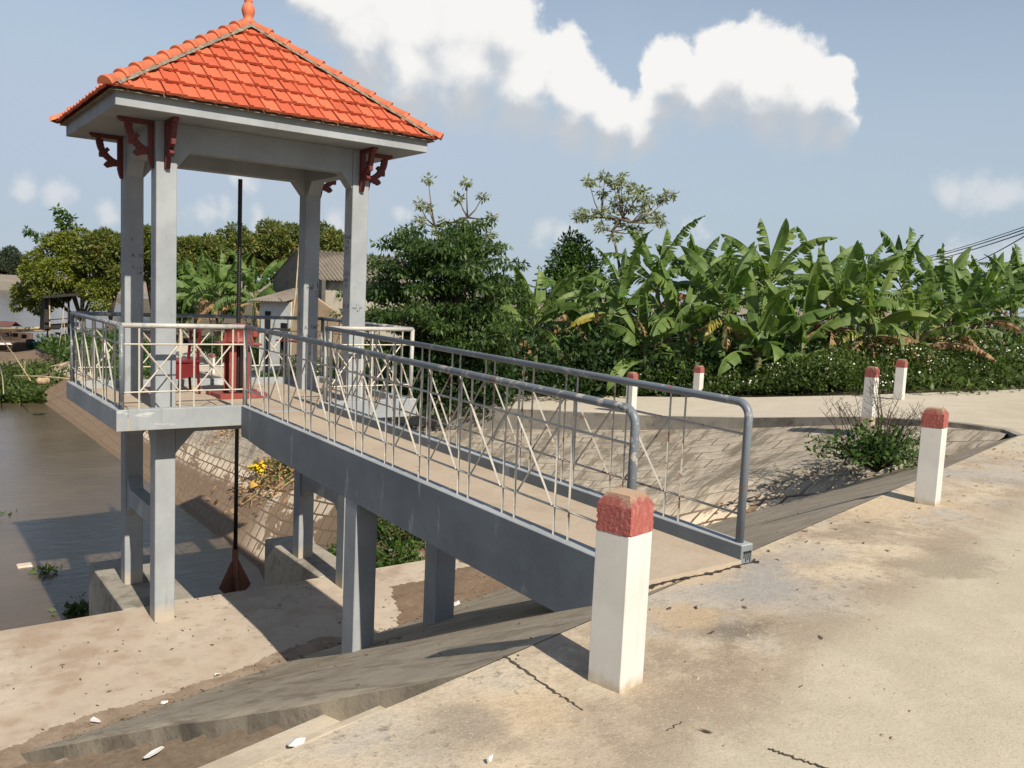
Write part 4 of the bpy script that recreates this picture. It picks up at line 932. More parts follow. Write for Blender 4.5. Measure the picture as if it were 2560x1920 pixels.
# (picture u of the base, depth, top-of-stem v in the picture or None, proto, turn, scale, label)
GB = 'banana plants of the grove behind the flowers'
ban = [(1160,23.5,690,0,1.9,.95,'banana plant hung with dead leaves, leftmost of the grove, beside the layered tree'),
 (1345,23,650,1,.4,1.0,'banana plant with wide drooping leaves, second from the left end of the grove'),
 (1480,22.5,690,2,2.2,1.0,'banana plant whose long leaf hangs to the flowers beside the half hidden bollard'),
 (1565,22,655,0,5.0,1.0,'banana plant holding one broad leaf upright in the middle of the grove'),
 (1640,21.5,745,4,.6,1.25,'short banana plant with big low leaves at the front of the grove, over the flowers'),
 (1735,21.8,735,4,2.9,1.3,'short banana plant with one wide leaf hanging down into the flowers, front of the grove'),
 (1800,22.5,650,2,4.0,1.05,'banana plant with leaves arching right above the dry ones, front of the grove'),
 (1885,22,690,5,1.2,.95,'banana plant with brown dead leaves hanging behind the ramp kerb bollard'),
 (1975,22.5,715,5,4.6,.95,'banana plant with many papery dead leaves behind the flower bed bollard'),
 (2060,23.5,700,5,2.5,.95,'banana plant with dry brown fronds at the right end of the front row'),
 (2120,26,665,3,.9,.95,'ragged banana plant toward the right edge of the grove'),
 (2185,29,660,1,3.6,.95,'banana plant cut by the right edge of the picture'),
 (1235,27,650,3,4.1,.9,'ragged banana plant behind the two at the left end of the grove'),
 (1425,27,600,1,1.1,1.05,'tall banana plant of the second row below the pale spreading tree'),
 (1510,27.5,605,3,2.0,1.1,'tall ragged banana plant of the second row right of the pale spreading tree'),
 (1660,27,600,0,3.3,1.15,'tallest banana plant with one leaf standing up against the sky'),
 (1755,27.5,622,1,5.4,1.0,'banana plant with feathery upright leaves right of the tallest one'),
 (1865,28,610,3,.2,1.0,'second row banana plant with shredded leaves, right of the feathery one'),
 (1955,28,612,1,2.7,1.05,'second row banana plant with brown tips above the dry fronds'),
 (2030,29,628,0,4.4,1.0,'second row banana plant under the power lines'),
 (1590,30,612,2,.9,1.1,'banana plant deep in the middle of the grove'),
 (1100,27,730,4,1.0,1.2,'low banana plant in the shade right of the dark layered tree'),
 (1290,24.5,735,4,4.9,1.1,'low banana plant between the two big plants at the left of the grove'),
 (1400,22.3,745,4,2.2,1.1,'low banana plant beside the pale yellow stemmed one'),
 (2110,33,625,2,5.0,1.0,'far banana plant behind the right end of the front row'),
 (2160,36,615,3,1.7,1.0,'far banana plant against the sky near the right edge'),
 (2200,40,610,1,2.9,1.05,'farthest banana plant at the right edge, against the sky')]
def put_banana(u, d, vtop, k, rz, s, lab, grp, ground=None):
    global bn
    p = at(u, 700, d); g = ground if ground is not None else (-.3-.05*max(0,p.y-2) if p.x > 12 else -1.6)
    top = at(u, vtop, d); hh = protos[k].children[0].data.vertices
    H = {0:2.3,1:2.7,2:1.9,3:2.5,4:1.2,5:2.6}[k]
    o = protos[k] if not used[k] else copy_tree(protos[k]); used[k] = 1
    o.location = (top.x, top.y, top.z-H*s); o.rotation_euler = (0,0,rz); o.scale = (s,s,s); tag(o, lab, 'banana plant', grp)
    return o
for (u, d, vt, k, rz, s, lab) in ban: put_banana(u, d+2.2, vt+10, k, rz, s, lab, GB)
for (u, d, vt, k, rz, s, lab) in [(478,43,630,0,2.2,1.15,'banana plant by the roadside house, wrapped in dead leaves, left of the black screw'),(548,42,640,1,5.1,1.1,'banana plant by the roadside house, behind the black screw'),(425,47,625,2,.6,1.2,'banana plant partly behind the front left column, under the mango trees')]:
    put_banana(u, d, vt, k, rz, s, lab, 'banana plants by the house')
# flowering ground cover along the outer edge of the ramp ---------------------
rng = np.random.default_rng(21)
edge = [Vector((34,-3.6,-.3)), Vector((20.8,-1.1,-.3)), Vector((15.9,.35,-.47)), Vector((15.0,2.3,-.75)), Vector((14.4,4.1,-.95)), Vector((12.9,8.8,-1.42)), Vector((12.4,11.5,-1.6)), Vector((12.5,14,-1.8)), Vector((13.2,19,-2.2)), Vector((13.9,29,-2.5)), Vector((14.6,39,-2.8))]
seglen = [(edge[i+1]-edge[i]).length for i in range(len(edge)-1)]
def edge_at(s):
    for i, l in enumerate(seglen):
        if s <= l: return edge[i].lerp(edge[i+1], s/l), (edge[i+1]-edge[i]).normalized()
        s -= l
    return edge[-1], (edge[-1]-edge[-2]).normalized()
tot = sum(seglen); P = []; N = []; FP = []
hn = [rng.random() for _ in range(400)]
for k in range(85000):
    s = rng.random()**.8*(tot-.1); 
    p, d = edge_at(s); nx = Vector((-d.y, d.x, 0)); nx = nx if nx.x > 0 or True else -nx
    out = Vector((d.y, -d.x, 0)); out = out if out.y > 0 else -out
    far = rng.random()**1.1*3.0; i = int(s*2.2) % 398; hv = hn[i]*(1-(s*2.2 % 1))+hn[i+1]*(s*2.2 % 1)
    hmax = min(1, .34+far*1.5)*(.50+.36*hv+.14*math.sin(s*1.7)+.1*math.sin(far*4+s)) + max(0, far-1.0)*.12
    if s < 17: hmax *= 1.15
    z = hmax*(1-rng.random()**1.7*.75)
    q = p + out*(far-.05+.12*math.sin(s*3.1)); P.append((q.x, q.y, q.z+z)); N.append((-out.x*.5, -out.y*.5, .8))
    if z > hmax*.80 and rng.random() < (.034 if s < 40 else .012) * (2.6 if math.sin(s*1.3)+math.sin(s*.47+far)+math.sin(s*3.7) > .5 else .35): FP.append((q.x, q.y, q.z+z+.035))
P = np.array(P); N = np.array(N); V1 = leaves(rng, P, N, .105, .55, jit=.7, droop=.1)
FPa = np.array(FP); n = len(FPa); D = rng.normal(0,.35,(n,3)); D += np.array([-.45,-.6,.75]); D /= np.linalg.norm(D,axis=1)[:,None]; S = np.cross(D, rng.normal(0,1,(n,3))); S /= np.linalg.norm(S,axis=1)[:,None]; T = np.cross(D,S); r = rng.uniform(.014,.034,(n,1))
V2 = np.stack([FPa-S*r, FPa-T*r, FPa+S*r, FPa+T*r],1).reshape(-1,3)
o = np_mesh('flowering_groundcover', np.concatenate([V1,V2]), 4, [L_HEDGE, PETAL], None, np.concatenate([np.zeros(len(V1)//4), np.ones(n)])); tag(o, 'dense green ground cover dotted with small white flowers along the ramp road', 'ground cover', kind='stuff')
# dim undergrowth filling the foot of the grove
P = []; 
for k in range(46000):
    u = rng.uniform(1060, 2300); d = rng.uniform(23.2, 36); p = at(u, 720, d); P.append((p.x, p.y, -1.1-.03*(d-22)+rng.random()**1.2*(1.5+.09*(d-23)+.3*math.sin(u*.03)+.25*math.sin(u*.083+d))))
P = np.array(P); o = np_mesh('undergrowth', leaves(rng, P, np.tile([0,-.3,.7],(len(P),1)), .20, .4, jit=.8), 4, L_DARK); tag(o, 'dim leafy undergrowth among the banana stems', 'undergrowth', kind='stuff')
# dark layered tree ------------------------------------------------------------
rng = np.random.default_rng(31); d0 = 23.5; lobes = []
for (u, v, ru, rv, n) in [(960,508,60,14,5),(930,545,75,14,6),(1010,545,60,14,5),(900,590,85,16,7),(1000,590,80,16,7),(880,640,95,18,8),(985,640,95,18,9),(1050,620,50,15,4),(860,690,85,20,8),(960,690,110,20,10),(1045,690,60,18,5),(850,740,80,22,8),(950,745,110,22,9),(1040,750,60,22,5),(990,520,40,12,3),(830,600,30,18,3),(825,660,30,22,3)]:
    for k in range(n):
        c = at(u+rng.uniform(-ru,ru)*1.12, v+rng.uniform(-rv,rv)*1.3, d0+rng.uniform(-1.5,1.6))
        for j in range(3): q = rng.uniform(.16,.36); lobes.append((c.x+rng.normal(0,.28), c.y+rng.normal(0,.28), c.z+rng.normal(0,.10), q*1.5, q*1.5, q*.32))
tree('layered_tree', 'dense dark green tree with leaves in flat layers, right of the pavilion', 'tree', at(950,800,d0+.4), lobes, 34000, .15, L_LAYER, 32, .14, droop=.75, shell=.1, fork=.25, maxtips=26, asp=.36)
# tall sparse trees with tufted branch ends
def tufted(name, lab, base, forks, tufts, size, mat, seed, leafn=70, r=.22):
    rng = np.random.default_rng(seed); base = Vector(base); root = empty(name, base, lab, 'tree'); m = MB(); P = []; N = []
    fk = [Vector(f)-base for f in forks]
    m.tube([(0,0,-.3), fk[0]*.5+Vector((.08,0,0)), fk[0]], [.10,.075,.06], 7)
    for a, b in zip(fk[:-1], fk[1:]): m.tube([a, a.lerp(b,.5)+Vector((0,0,.05)), b], [.05,.04,.03], 6)
    for t in tufts:
        t = Vector(t)-base; f = min(fk, key=lambda q: (q-t).length+max(0, q.z-t.z)*3); md = f.lerp(t,.5)-Vector((0,0,.10*(t-f).length*rng.uniform(.3,1.2)))
        m.tube([f, md, t], [.030,.02,.009], 5)
        for k in range(leafn):
            dd = rng.normal(0,1,3); dd /= np.linalg.norm(dd); dd[2] = dd[2]*.75; P.append(np.array(t)+dd*r*rng.uniform(.1,1)); N.append(dd*.8)
    np_mesh('crown', leaves(rng, np.array(P), np.array(N), size, .38, droop=.35, jit=.5), 4, mat, root); m.build('trunk', BARK, root); return root
tufted('sparse_tree', 'tall thin tree with leaf tufts on bare branch ends rising behind the dark layered tree', at(975,700,25.5), [at(962,560,25.5), at(940,490,25.6), at(985,480,25.5), at(1010,470,25.4)],
       [at(u,v,25.5+w) for u,v,w in [(925,388,.2),(1008,395,-.2),(990,428,0),(1043,425,.3),(905,442,.4),(925,445,0),(870,508,.2),(1063,470,-.2),(880,545,.3),(910,475,0),(960,480,0),(1035,482,.2),(945,500,-.4),(1020,500,.3),(1060,505,.2),(890,520,.3),(865,545,.1),(1000,480,-.3),(1030,520,-.2)]], .13, L_PALE, 41, 80, .18)
tufted('sparse_tree', 'pale spreading tree with tufted bare branches rising over the banana grove', at(1345,720,30), [at(1338,575,30), at(1322,500,30), at(1345,470,30), at(1365,480,29.8), at(1300,470,30.2)],
       [at(u,v,30+w) for u,v,w in [(1272,393,0),(1306,381,.3),(1342,383,0),(1335,400,.4),(1362,402,0),(1300,415,.3),(1345,425,0),(1375,425,-.3),(1400,432,0),(1425,430,.4),(1450,420,0),(1330,440,.2),(1360,450,0),(1390,450,.2),(1275,465,0),(1250,470,.2),(1300,490,0),(1340,480,.3),(1395,470,0),(1420,465,.2),(1425,480,.1),(1365,490,.2),(1300,455,0),(1255,460,.3),(1330,510,-.2),(1380,500,.2),(1325,395,-.2),(1385,410,.3),(1320,465,.2)]], .17, L_PALE, 42, 75, .24)
lob = [(*at(u,v,31), r, r, r*1.1) for u,v,r in [(1235,520,.35),(1225,545,.5),(1250,545,.5),(1215,580,.6),(1245,585,.7),(1270,580,.5),(1205,620,.7),(1240,625,.8),(1280,615,.6)]]
tree('conical_tree', 'dark cone shaped tree standing behind the left of the banana grove', 'tree', at(1240,760,31), lob, 7000, .16, L_MID, 51, .1)
# mango row behind the pavilion -------------------------------------------------
GM = 'mango trees behind the pavilion and house'
for i, (u, v, ru, rv, d, lab) in enumerate([(235,560,60,65,60,'yellow flushed tree between the river tree and the left columns'),(330,545,75,60,72,'flushing mango tree right behind the two left columns'),(420,560,65,60,70,'flushing mango tree seen right of the front left column'),(520,545,75,65,74,'flushing mango tree directly behind the black screw'),(610,535,75,65,76,'tallest flushing mango tree, left of the rear right column'),(715,535,75,60,76,'flushing mango tree seen between the two right columns, above the old roof'),(470,640,70,55,62,'dark lower mango tree behind the roadside banana plants'),(385,630,60,60,60,'shaded mango tree low beside the front left column')]):
    c = at(u,v,d); s = d/1880; rg = np.random.default_rng(60+i); lob = rand_lobes(rg, c, (ru*s, ru*s*.9, rv*s), 26, (.22,.36), .8)
    tree('mango_tree', lab, 'tree', (c.x, c.y, -4.0), lob, 15000, .30, L_MANGO if i < 6 else L_MID, 70+i, .22, group=GM, shell=.6)
# river tree on the left
rg = np.random.default_rng(81); lobes = []
for (u, v, r) in [(150,530,34),(110,550,34),(195,540,36),(75,590,30),(130,590,44),(190,590,42),(240,570,30),(60,640,26),(110,630,36),(225,620,28),(45,625,16),(90,660,24),(190,625,26),(210,655,18),(255,610,20),(70,560,20),(160,560,40),(250,545,26),(115,520,22),(180,512,22),(40,660,12)]:
    c = at(u+rg.uniform(-5,5), v, 61+rg.uniform(-1.4,1.4)); q = r*61/1880; lobes.append((*c, q, q, q*.8))
tree('river_tree', 'bushy yellow green tree at the water on the left, beside the stilt hut', 'tree', at(187,738,61), lobes, 26000, .245, L_YEL, 82, .20, bark=BARKY, shell=.62, fork=.3, droop=.5)
tufted('tall_weed_tree', 'slim wind blown plant sticking up above the bushy tree on the left', at(150,640,62), [at(163,540,62), at(160,500,62), at(155,478,62)], [at(u,v,62) for u,v in [(125,452),(140,462),(128,472),(150,470),(132,482),(145,484),(165,492),(140,495),(60,497),(72,505),(85,515)]], .40, L_MID, 43, 34, .30)
# far shore trees
GF = 'far trees across the river'
for i, (u, v, r, lab) in enumerate([(-25,572,32,'far dark tree across the river at the left picture edge'),(12,565,34,'far dark tree across the river, second from the left edge'),(48,578,28,'far dark tree across the river next to the bushy tree'),(228,600,26,'far tree across the river seen left of the rear left column'),(255,598,20,'far low tree across the river against the rear left column'),(90,590,24,'far tree across the river behind the bushy tree')]):
    c = at(u, v, 330); s = 330/1880; rg = np.random.default_rng(90+i); lob = rand_lobes(rg, c, (r*s*1.2, r*s, r*s), 16, (.25,.42), .8)
    tree('far_tree', lab, 'tree', (c.x, c.y, 0), lob, 5000, 1.0, L_FAR, 95+i, .4, group=GF)
for i in range(30):
    pass
# bush in the corner of the basin --------------------------------------------------
rng = np.random.default_rng(101); bb = at(1893,1012,13.6); root = empty('bushy_weed', bb, 'dark green weed bush with bare seed stalks, left of the second nearest bollard', 'bush')
P = []; N = []; m = MB(); SD = []
for k in range(52):
    a = rng.uniform(0, 6.28); sp = rng.uniform(.15, 1.05); h = rng.uniform(.15,.72)*(1-.25*sp); tip = Vector((math.cos(a)*sp*1.15, math.sin(a)*sp*.9, h)); m.tube([(0,0,-.05), tip*.5+Vector((0,0,.10)), tip], [.012,.008,.004], 4)
    for j in range(34):
        t = rng.uniform(.35,1.08); q = tip*t+Vector((0,0,.1*math.sin(3.1*min(t,1)))); P.append(np.array(q)+rng.normal(0,.075,3)); N.append(np.array([q.x*.5,q.y*.5,.35]))
for k in range(34):
    a = rng.uniform(0, 6.28); sp = rng.uniform(.1,1.0); b0 = Vector((math.cos(a)*sp*.9, math.sin(a)*sp*.7, .45)); tip = b0+Vector((math.cos(a)*.35+rng.normal(0,.1), math.sin(a)*.25, rng.uniform(.35,.62))); m.tube([b0, b0.lerp(tip,.5)+Vector((0,0,.05)), tip], [.006,.0045,.003], 4)
    for j in range(7):
        t = rng.uniform(.45,1); q = b0.lerp(tip,t); e = q+Vector((rng.normal(0,.07),rng.normal(0,.07),.06+rng.random()*.08)); m.tube([q,e],[.0025,.002],3); SD.append(np.array(e))
for k in range(5):
    tip = Vector((-.12+rng.normal(0,.12), .05, 1.15+rng.random()*.5)); m.tube([(0,0,.3), (rng.normal(0,.05),0,.8), tip], [.010,.007,.003], 4)
    for j in range(14):
        q = tip*rng.uniform(.6,1); e = q+Vector((rng.normal(0,.13),rng.normal(0,.1),.04+rng.random()*.10)); m.tube([q,e],[.003,.002],3); SD.append(np.array(e))
np_mesh('leaf_mass', leaves(rng, np.array(P), np.array(N), .095, .5, jit=.7), 4, L_MID, root); m.build('stems', simple('dark_weed_stems', (.05,.035,.025), .9, .2, 5, 0), root)
SD = np.array(SD); n = len(SD); S = np.tile([1,0,0],(n,1))*.012; T = np.tile([0,.3,.95],(n,1))*.012; np_mesh('seed_heads', np.stack([SD-S,SD-T,SD+S,SD+T],1).reshape(-1,3), 4, simple('weed_seed', (.10,.08,.05), .9, .2, 5, 0), root)
from mathutils.bvhtree import BVHTree
_bo = bpy.data.objects['block_bank_slope']; _bv = BVHTree.FromPolygons([v.co[:] for v in _bo.data.vertices], [tuple(p.vertices) for p in _bo.data.polygons])
def bank_z(x, y):
    h = _bv.ray_cast(Vector((x,y,3)), Vector((0,0,-1))); return h[0].z if h[0] is not None else -3.0
# weeds on the bank behind the apron, and elsewhere --------------------------------
def weeds(name, lab, pts, size, mat, seed, asp=.5, cat='weeds', extra=None):
    rg = np.random.default_rng(seed); P = np.array(pts); V = leaves(rg, P, np.tile([-.15,-.35,.7],(len(P),1)), size, asp, jit=.75, droop=.1)
    return tag(np_mesh(name, V, 4, mat), lab, cat, kind='stuff')
rng = np.random.default_rng(111); pts = []
for k in range(7000):
    y = rng.uniform(.75,3.6); x = 3.75+rng.random()*2.4+.15*math.sin(y*4); z = bank_z(x,y)+rng.random()**2*.28*(1 if x < 5.4 else .5)
    if math.sin(x*3.1+y*2)+math.sin(y*3.7-x) > -1.0: pts.append((x,y,z))
weeds('bank_weeds', 'low leafy weeds on the bank just behind the apron', pts, .10, L_MID, 112)
pts = [(rng.uniform(3.9,6.0), rng.uniform(.8,3.4), 0) for k in range(420)]; m = MB()
for (x, y, z) in pts:
    z = bank_z(x,y); a = rng.uniform(0,6.28); m.tube([(x,y,z+.02),(x+math.cos(a)*.14,y+math.sin(a)*.14,z+.10+rng.random()*.12),(x+math.cos(a)*.3,y+math.sin(a)*.3,z+.12)], [.006,.005,.003], 3)
tag(m.build('dry_stalks', TWIG), 'tangle of dry straw coloured stalks among the weeds behind the apron', 'dry stalks', kind='stuff')
pts = []                                            # water plants on the mud spit
for k in range(36000):
    x = rng.uniform(-11,8.2); y = 33.8+rng.random()**1.6*17+.5*math.sin(x)
    g = math.sin(x*1.1+y*.35)+math.sin(y*.77-x*.5)
    if y > 41 and g < -.1: continue
    if x > 3.6 and y < 36+(x-3.6)*1.3: continue
    pts.append((x, y, max(spit_z(x,y),-4.5)+.03+rng.random()**2*.48))
weeds('shore_plants', 'green creeping water plants covering the mud shore at the left', pts, .23, L_HEDGE, 113)
pts = []                                            # plants beyond, up to the ramp road
for k in range(15000):
    y = rng.uniform(32,56); x = rng.uniform(6.2, 9.8+.05*(y-27)); pts.append((x, y, -3.62+(x-6.2)*.14+rng.random()**1.5*(.85 if y > 40 else .45)))
weeds('roadside_weeds', 'rank green weeds between the mud shore and the ramp road', pts, .22, L_MID, 114)
pts = []
for k in range(9000):
    p = at(rng.uniform(560,800), 700, rng.uniform(33,37)); pts.append((p.x,p.y,-2.5+rng.random()**2*.5))
weeds('verge_weeds', 'weeds along the foot of the house walls', pts, .18, L_MID, 115)
# kerb-side scrub of the right field
pts = []
for k in range(12000):
    x = rng.uniform(17,44); y = rng.uniform(-1.5,6)-(x-17)*.12; pts.append((x,y,-.3+rng.random()**1.3*(.7+.4*math.sin(x*.6)+ .05*(x-17))))
weeds('field_scrub', 'weedy scrub rising at the right end of the flower bed', pts, .17, L_HEDGE, 116)
# more greenery mass at the back left under the layered tree
pts = []
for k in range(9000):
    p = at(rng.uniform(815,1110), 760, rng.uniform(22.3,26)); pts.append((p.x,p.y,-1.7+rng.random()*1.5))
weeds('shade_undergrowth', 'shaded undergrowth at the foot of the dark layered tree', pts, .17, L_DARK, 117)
# ================================================================== HOUSES
# the old grey house: gable end towards the river, roof slope towards us
def quadprism(name, P, th, mat, root, O):
    P = [Vector(p) for p in P]; n = (P[1]-P[0]).cross(P[2]-P[0]).normalized()*th; m = MB()
    m.hexa([p-n for p in P]+[p for p in P]); return m.build(name, mat, root, off=O)
hd = 37.0
e0 = at(690,604,35.5); e1 = at(905,612,34.0); g0 = at(640,538,38.5); g1 = at(862,556,37.0)
hb = Vector((e0.x, e0.y, -2.7)); old = empty('old_house', hb, 'old grey house with a corrugated roof and mouldy gable, behind the right columns', 'house')
def corr(name, E0, E1, G0, G1, root, O, amp=.035, per=.18):
    L = (E1-E0).length; n = int(L/per*4); m = MB(); nr = (E1-E0).cross(G0-E0).normalized()
    nr = nr if nr.z > 0 else -nr
    for i in range(n+1):
        t = i/n; off = nr*(amp*math.sin(i*math.pi/2)); b = E0.lerp(E1,t); tp = G0.lerp(G1,t)
        for k in range(5): m.v.append(tuple(b.lerp(tp,k/4)+off))
    for i in range(n):
        for k in range(4):
            a = i*5+k; m.f.append((a, a+5, a+6, a+1)); m.m.append(0); m.sm.append(True)
    o = m.build(name, FIBRO, root, off=O); sd = o.modifiers.new('s','SOLIDIFY'); sd.thickness = .02; return o
corr('roof', e0+Vector((0,0,.0)), e1, g0, g1, old, hb)
gz = Vector((g0.x, g0.y, g0.z)); bk = at(585,604,41.5); bk.z = e0.z-.05
corr('roof', bk+Vector((0,0,.0)), bk+(e1-e0), g0, g1, old, hb)
m = MB(); f0 = Vector((e0.x,e0.y,-3)).lerp(Vector((bk.x,bk.y,-3)),.02); 
gl = [Vector((bk.x,bk.y,-3)), Vector((e0.x,e0.y,-3)), Vector((e0.x,e0.y,e0.z)), Vector((g0.x,g0.y,g0.z-.02)), Vector((bk.x,bk.y,bk.z))]
ex = (e1-e0).normalized(); m.prism(gl, lambda p: tuple(p+ex*.12), lambda p: tuple(p+ex*.30)); m.build('gable_wall', GABLE, old, off=hb)
m = MB(); dp = (bk-e0); dp.z = 0; dp.normalize(); a = Vector((e0.x,e0.y,0))+dp*.45+ex*.30; b = Vector((e1.x,e1.y,0))+dp*.45
m.hexa([(a.x,a.y,-3),(b.x,b.y,-3),(b.x+dp.x*.2,b.y+dp.y*.2,-3),(a.x+dp.x*.2,a.y+dp.y*.2,-3),(a.x,a.y,e0.z+.12),(b.x,b.y,e1.z+.12),(b.x+dp.x*.2,b.y+dp.y*.2,e1.z+.12),(a.x+dp.x*.2,a.y+dp.y*.2,e0.z+.12)]); m.build('front_wall', LIMEW, old, off=hb)
# brown yard wall with a falling top edge
w0 = at(640,0,33.5); w1 = at(752,0,32.5); zt = [at(640,650,33.5).z, at(672,632,33.2).z, at(690,640,33).z, at(752,684,32.5).z]
m = MB(); xs = [0,.29,.45,1.0]; d = Vector((w1.x-w0.x, w1.y-w0.y, 0)); nd = Vector((-d.y, d.x, 0)).normalized()*.16
pr = [(0,-3),(1,-3)]+[(x,z) for x, z in reversed(list(zip(xs,zt)))]
m.prism(pr, lambda p: (w0.x+d.x*p[0], w0.y+d.y*p[0], p[1]), lambda p: (w0.x+d.x*p[0]+nd.x, w0.y+d.y*p[0]+nd.y, p[1])); o = m.build('yard_wall', STUCCO); tag(o, 'peeling brown stucco wall with a falling top edge between the right columns', 'wall')
# small white house with a shed roof
s0 = at(572,0,34.2); s1 = at(641,0,33.4); zt = at(600,652,34).z; d = Vector((s1.x-s0.x, s1.y-s0.y, 0)); Ld = d.length; d.normalize(); nd = Vector((-d.y,d.x,0)); hb2 = Vector((s0.x,s0.y,-2.6))
sh = empty('small_house', hb2, 'small white house with a corrugated lean-to roof and dark openings, behind the red hoist', 'house')
def HB(a0, a1, z0, z1, n0, n1): 
    return [tuple(s0*1.0+d*a+nd*n+Vector((0,0,z-s0.z))) for z in (z0,z1) for a, n in ((a0,n0),(a1,n0),(a1,n1),(a0,n1))]
MB().hexa(HB(0,Ld,-3.0,zt,0,2.6)).build('wall', PALEW, sh, off=hb2)
MB().hexa(HB(Ld*.18,Ld*.36,-2.7,zt-.42,-.02,.1)).build('door', BLACKH, sh, off=hb2)
f = MB().hexa(HB(Ld*.70,Ld*.90,-1.75,zt-.85,-.02,.1)).build('window', BLACKH, sh, off=hb2)
mm = MB()
for k in range(5): mm.hexa(HB(Ld*(.72+.04*k),Ld*(.725+.04*k)+.012,-1.75,zt-.85,-.035,-.02))
mm.build('window_bar', IRON, f, off=hb2)
E0 = s0+d*(-.25)-nd*.35; E1 = s0+d*(Ld+.05)-nd*.35; E0.z = zt-.02; E1.z = zt+.02; G0 = E0+nd*3.0; G1 = E1+nd*2.8; G0.z = zt+.62; G1.z = zt+.78
corr('roof', E0, E1, G0, G1, sh, hb2, .03, .17)
b0 = at(608,0,32.3); b1 = at(668,0,31.8); zt2 = on_z(640,741,-1.85); m = MB(); d = Vector((b1.x-b0.x,b1.y-b0.y,0)); n_ = Vector((-d.y,d.x,0)).normalized()*.5
zb_ = at(640,742,32).z; bo = empty('bench', (b0.x,b0.y,-2.35), 'low dark red bench in front of the small white house', 'bench')
m.hexa([(b0.x,b0.y,zb_-.05),(b1.x,b1.y,zb_-.05),(b1.x+n_.x,b1.y+n_.y,zb_-.05),(b0.x+n_.x,b0.y+n_.y,zb_-.05),(b0.x,b0.y,zb_),(b1.x,b1.y,zb_),(b1.x+n_.x,b1.y+n_.y,zb_),(b0.x+n_.x,b0.y+n_.y,zb_)]); m.build('bench_top', CHAIR, bo, off=(b0.x,b0.y,-2.35))
for t in (.1,.9):
    q = Vector((b0.x,b0.y,0))+d*t+n_*.5; MB().tube([(q.x,q.y,-2.45),(q.x,q.y,zb_-.05)], .05, 6).build('leg', DARKW, bo, off=(b0.x,b0.y,-2.35))
p0 = at(628,720,31.5); p1 = at(646,532,33); o = MB().tube([p0, p0.lerp(p1,.5)+Vector((.05,0,0)), p1], [.035,.03,.018], 6).build('bamboo_pole', BAMBOO); tag(o, 'thin bamboo pole leaning up in front of the old grey house gable', 'pole')
# parked motorbike behind the deck, mostly hidden
mp = on_z(398,722,-2.75); mo = empty('motorbike', mp, 'yellow motorbike parked beyond the deck, its mirror seen right of the front left column', 'motorbike')
for dx in (-.6,.6):
    m = MB(); n = 16; pts = [(dx+.26*math.cos(2*math.pi*k/n), 0, .28+.26*math.sin(2*math.pi*k/n)) for k in range(n+1)]; m.tube(pts, .045, 6, caps=False); m.build('wheel', BLACKH, mo)
m = MB(); m.prism([(-.75,.55),(-.3,.35),(.2,.38),(.45,.75),(.55,.98),(.38,1.0),(.2,.62),(-.2,.70),(-.7,.74)], lambda p: (p[0],-.13,p[1]), lambda p: (p[0],.13,p[1])); m.build('body', YELP, mo, bevel=.03)
m = MB(); m.tube([(.45,-.32,1.02),(.47,0,.98),(.45,.32,1.02)], .018, 6); m.tube([(.45,-.28,1.02),(.47,-.36,1.22)], .008, 5); m.tube([(.45,.28,1.02),(.47,.36,1.22)], .008, 5); m.build('handlebar', BLACKH, mo)
for s in (-1,1): MB().lathe([(0.001,-.05),(.05,-.04),(.06,0),(.04,.04),(.001,.05)], 10, (.47,s*.37,1.26)).build('mirror', PAPER, mo)
mo.rotation_euler = (0,0,R(60))
def atw(u, v, d): return at(u, v, d*1.174)
# ================================================================== WATERSIDE AT THE LEFT
fp = atw(110,762,50); hut = empty('stilt_hut', (fp.x,fp.y,-4.3), 'dark open wooden hut on thin stilts over the mud, under the bushy tree', 'hut'); HO2 = (fp.x,fp.y,-4.3)
def A2(u, v, dd=0): return atw(u, v, 50+dd)
for (u, dd) in ((108,0),(148,.2),(103,2.0),(150,2.2)):
    p = A2(u,760,dd); q = A2(u-4,640,dd); MB().tube([(p.x,p.y,-4.55),(p.x,p.y,q.z)], .045, 6).build('stilt', BAMBOO if u == 108 else DARKW, hut, off=HO2)
def plank(u0, v0, u1, v1, dep0, dep1, th, name, mat):
    a, b, c, e = atw(u0,v0,dep0), atw(u1,v1,dep0), atw(u1,v1,dep1), atw(u0,v0,dep1); c.z = b.z; e.z = a.z
    m = MB(); z = Vector((0,0,th)); m.hexa([a-z,b-z,c-z,e-z,a,b,c,e]); m.build(name, mat, hut, off=HO2)
plank(98,707,170,702,49.7,52.6,.10,'floor', DARKW); plank(90,640,172,634,49.2,53,.14,'thatch_roof', DARKW); plank(98,690,170,686,49.7,49.8,.06,'rail', DARKW)
a, b = atw(94,640,49.8), atw(103,715,49.8); MB().hexa([(a.x,a.y,b.z),(a.x+.35,a.y-.1,b.z),(a.x+.35,a.y+1.8,b.z),(a.x,a.y+1.8,b.z),(a.x+.1,a.y,a.z),(a.x+.4,a.y-.1,a.z),(a.x+.4,a.y+1.8,a.z),(a.x+.1,a.y+1.8,a.z)]).build('side_screen', DARKW, hut, off=HO2)
GP = 'bamboo poles stuck in the mud shore'
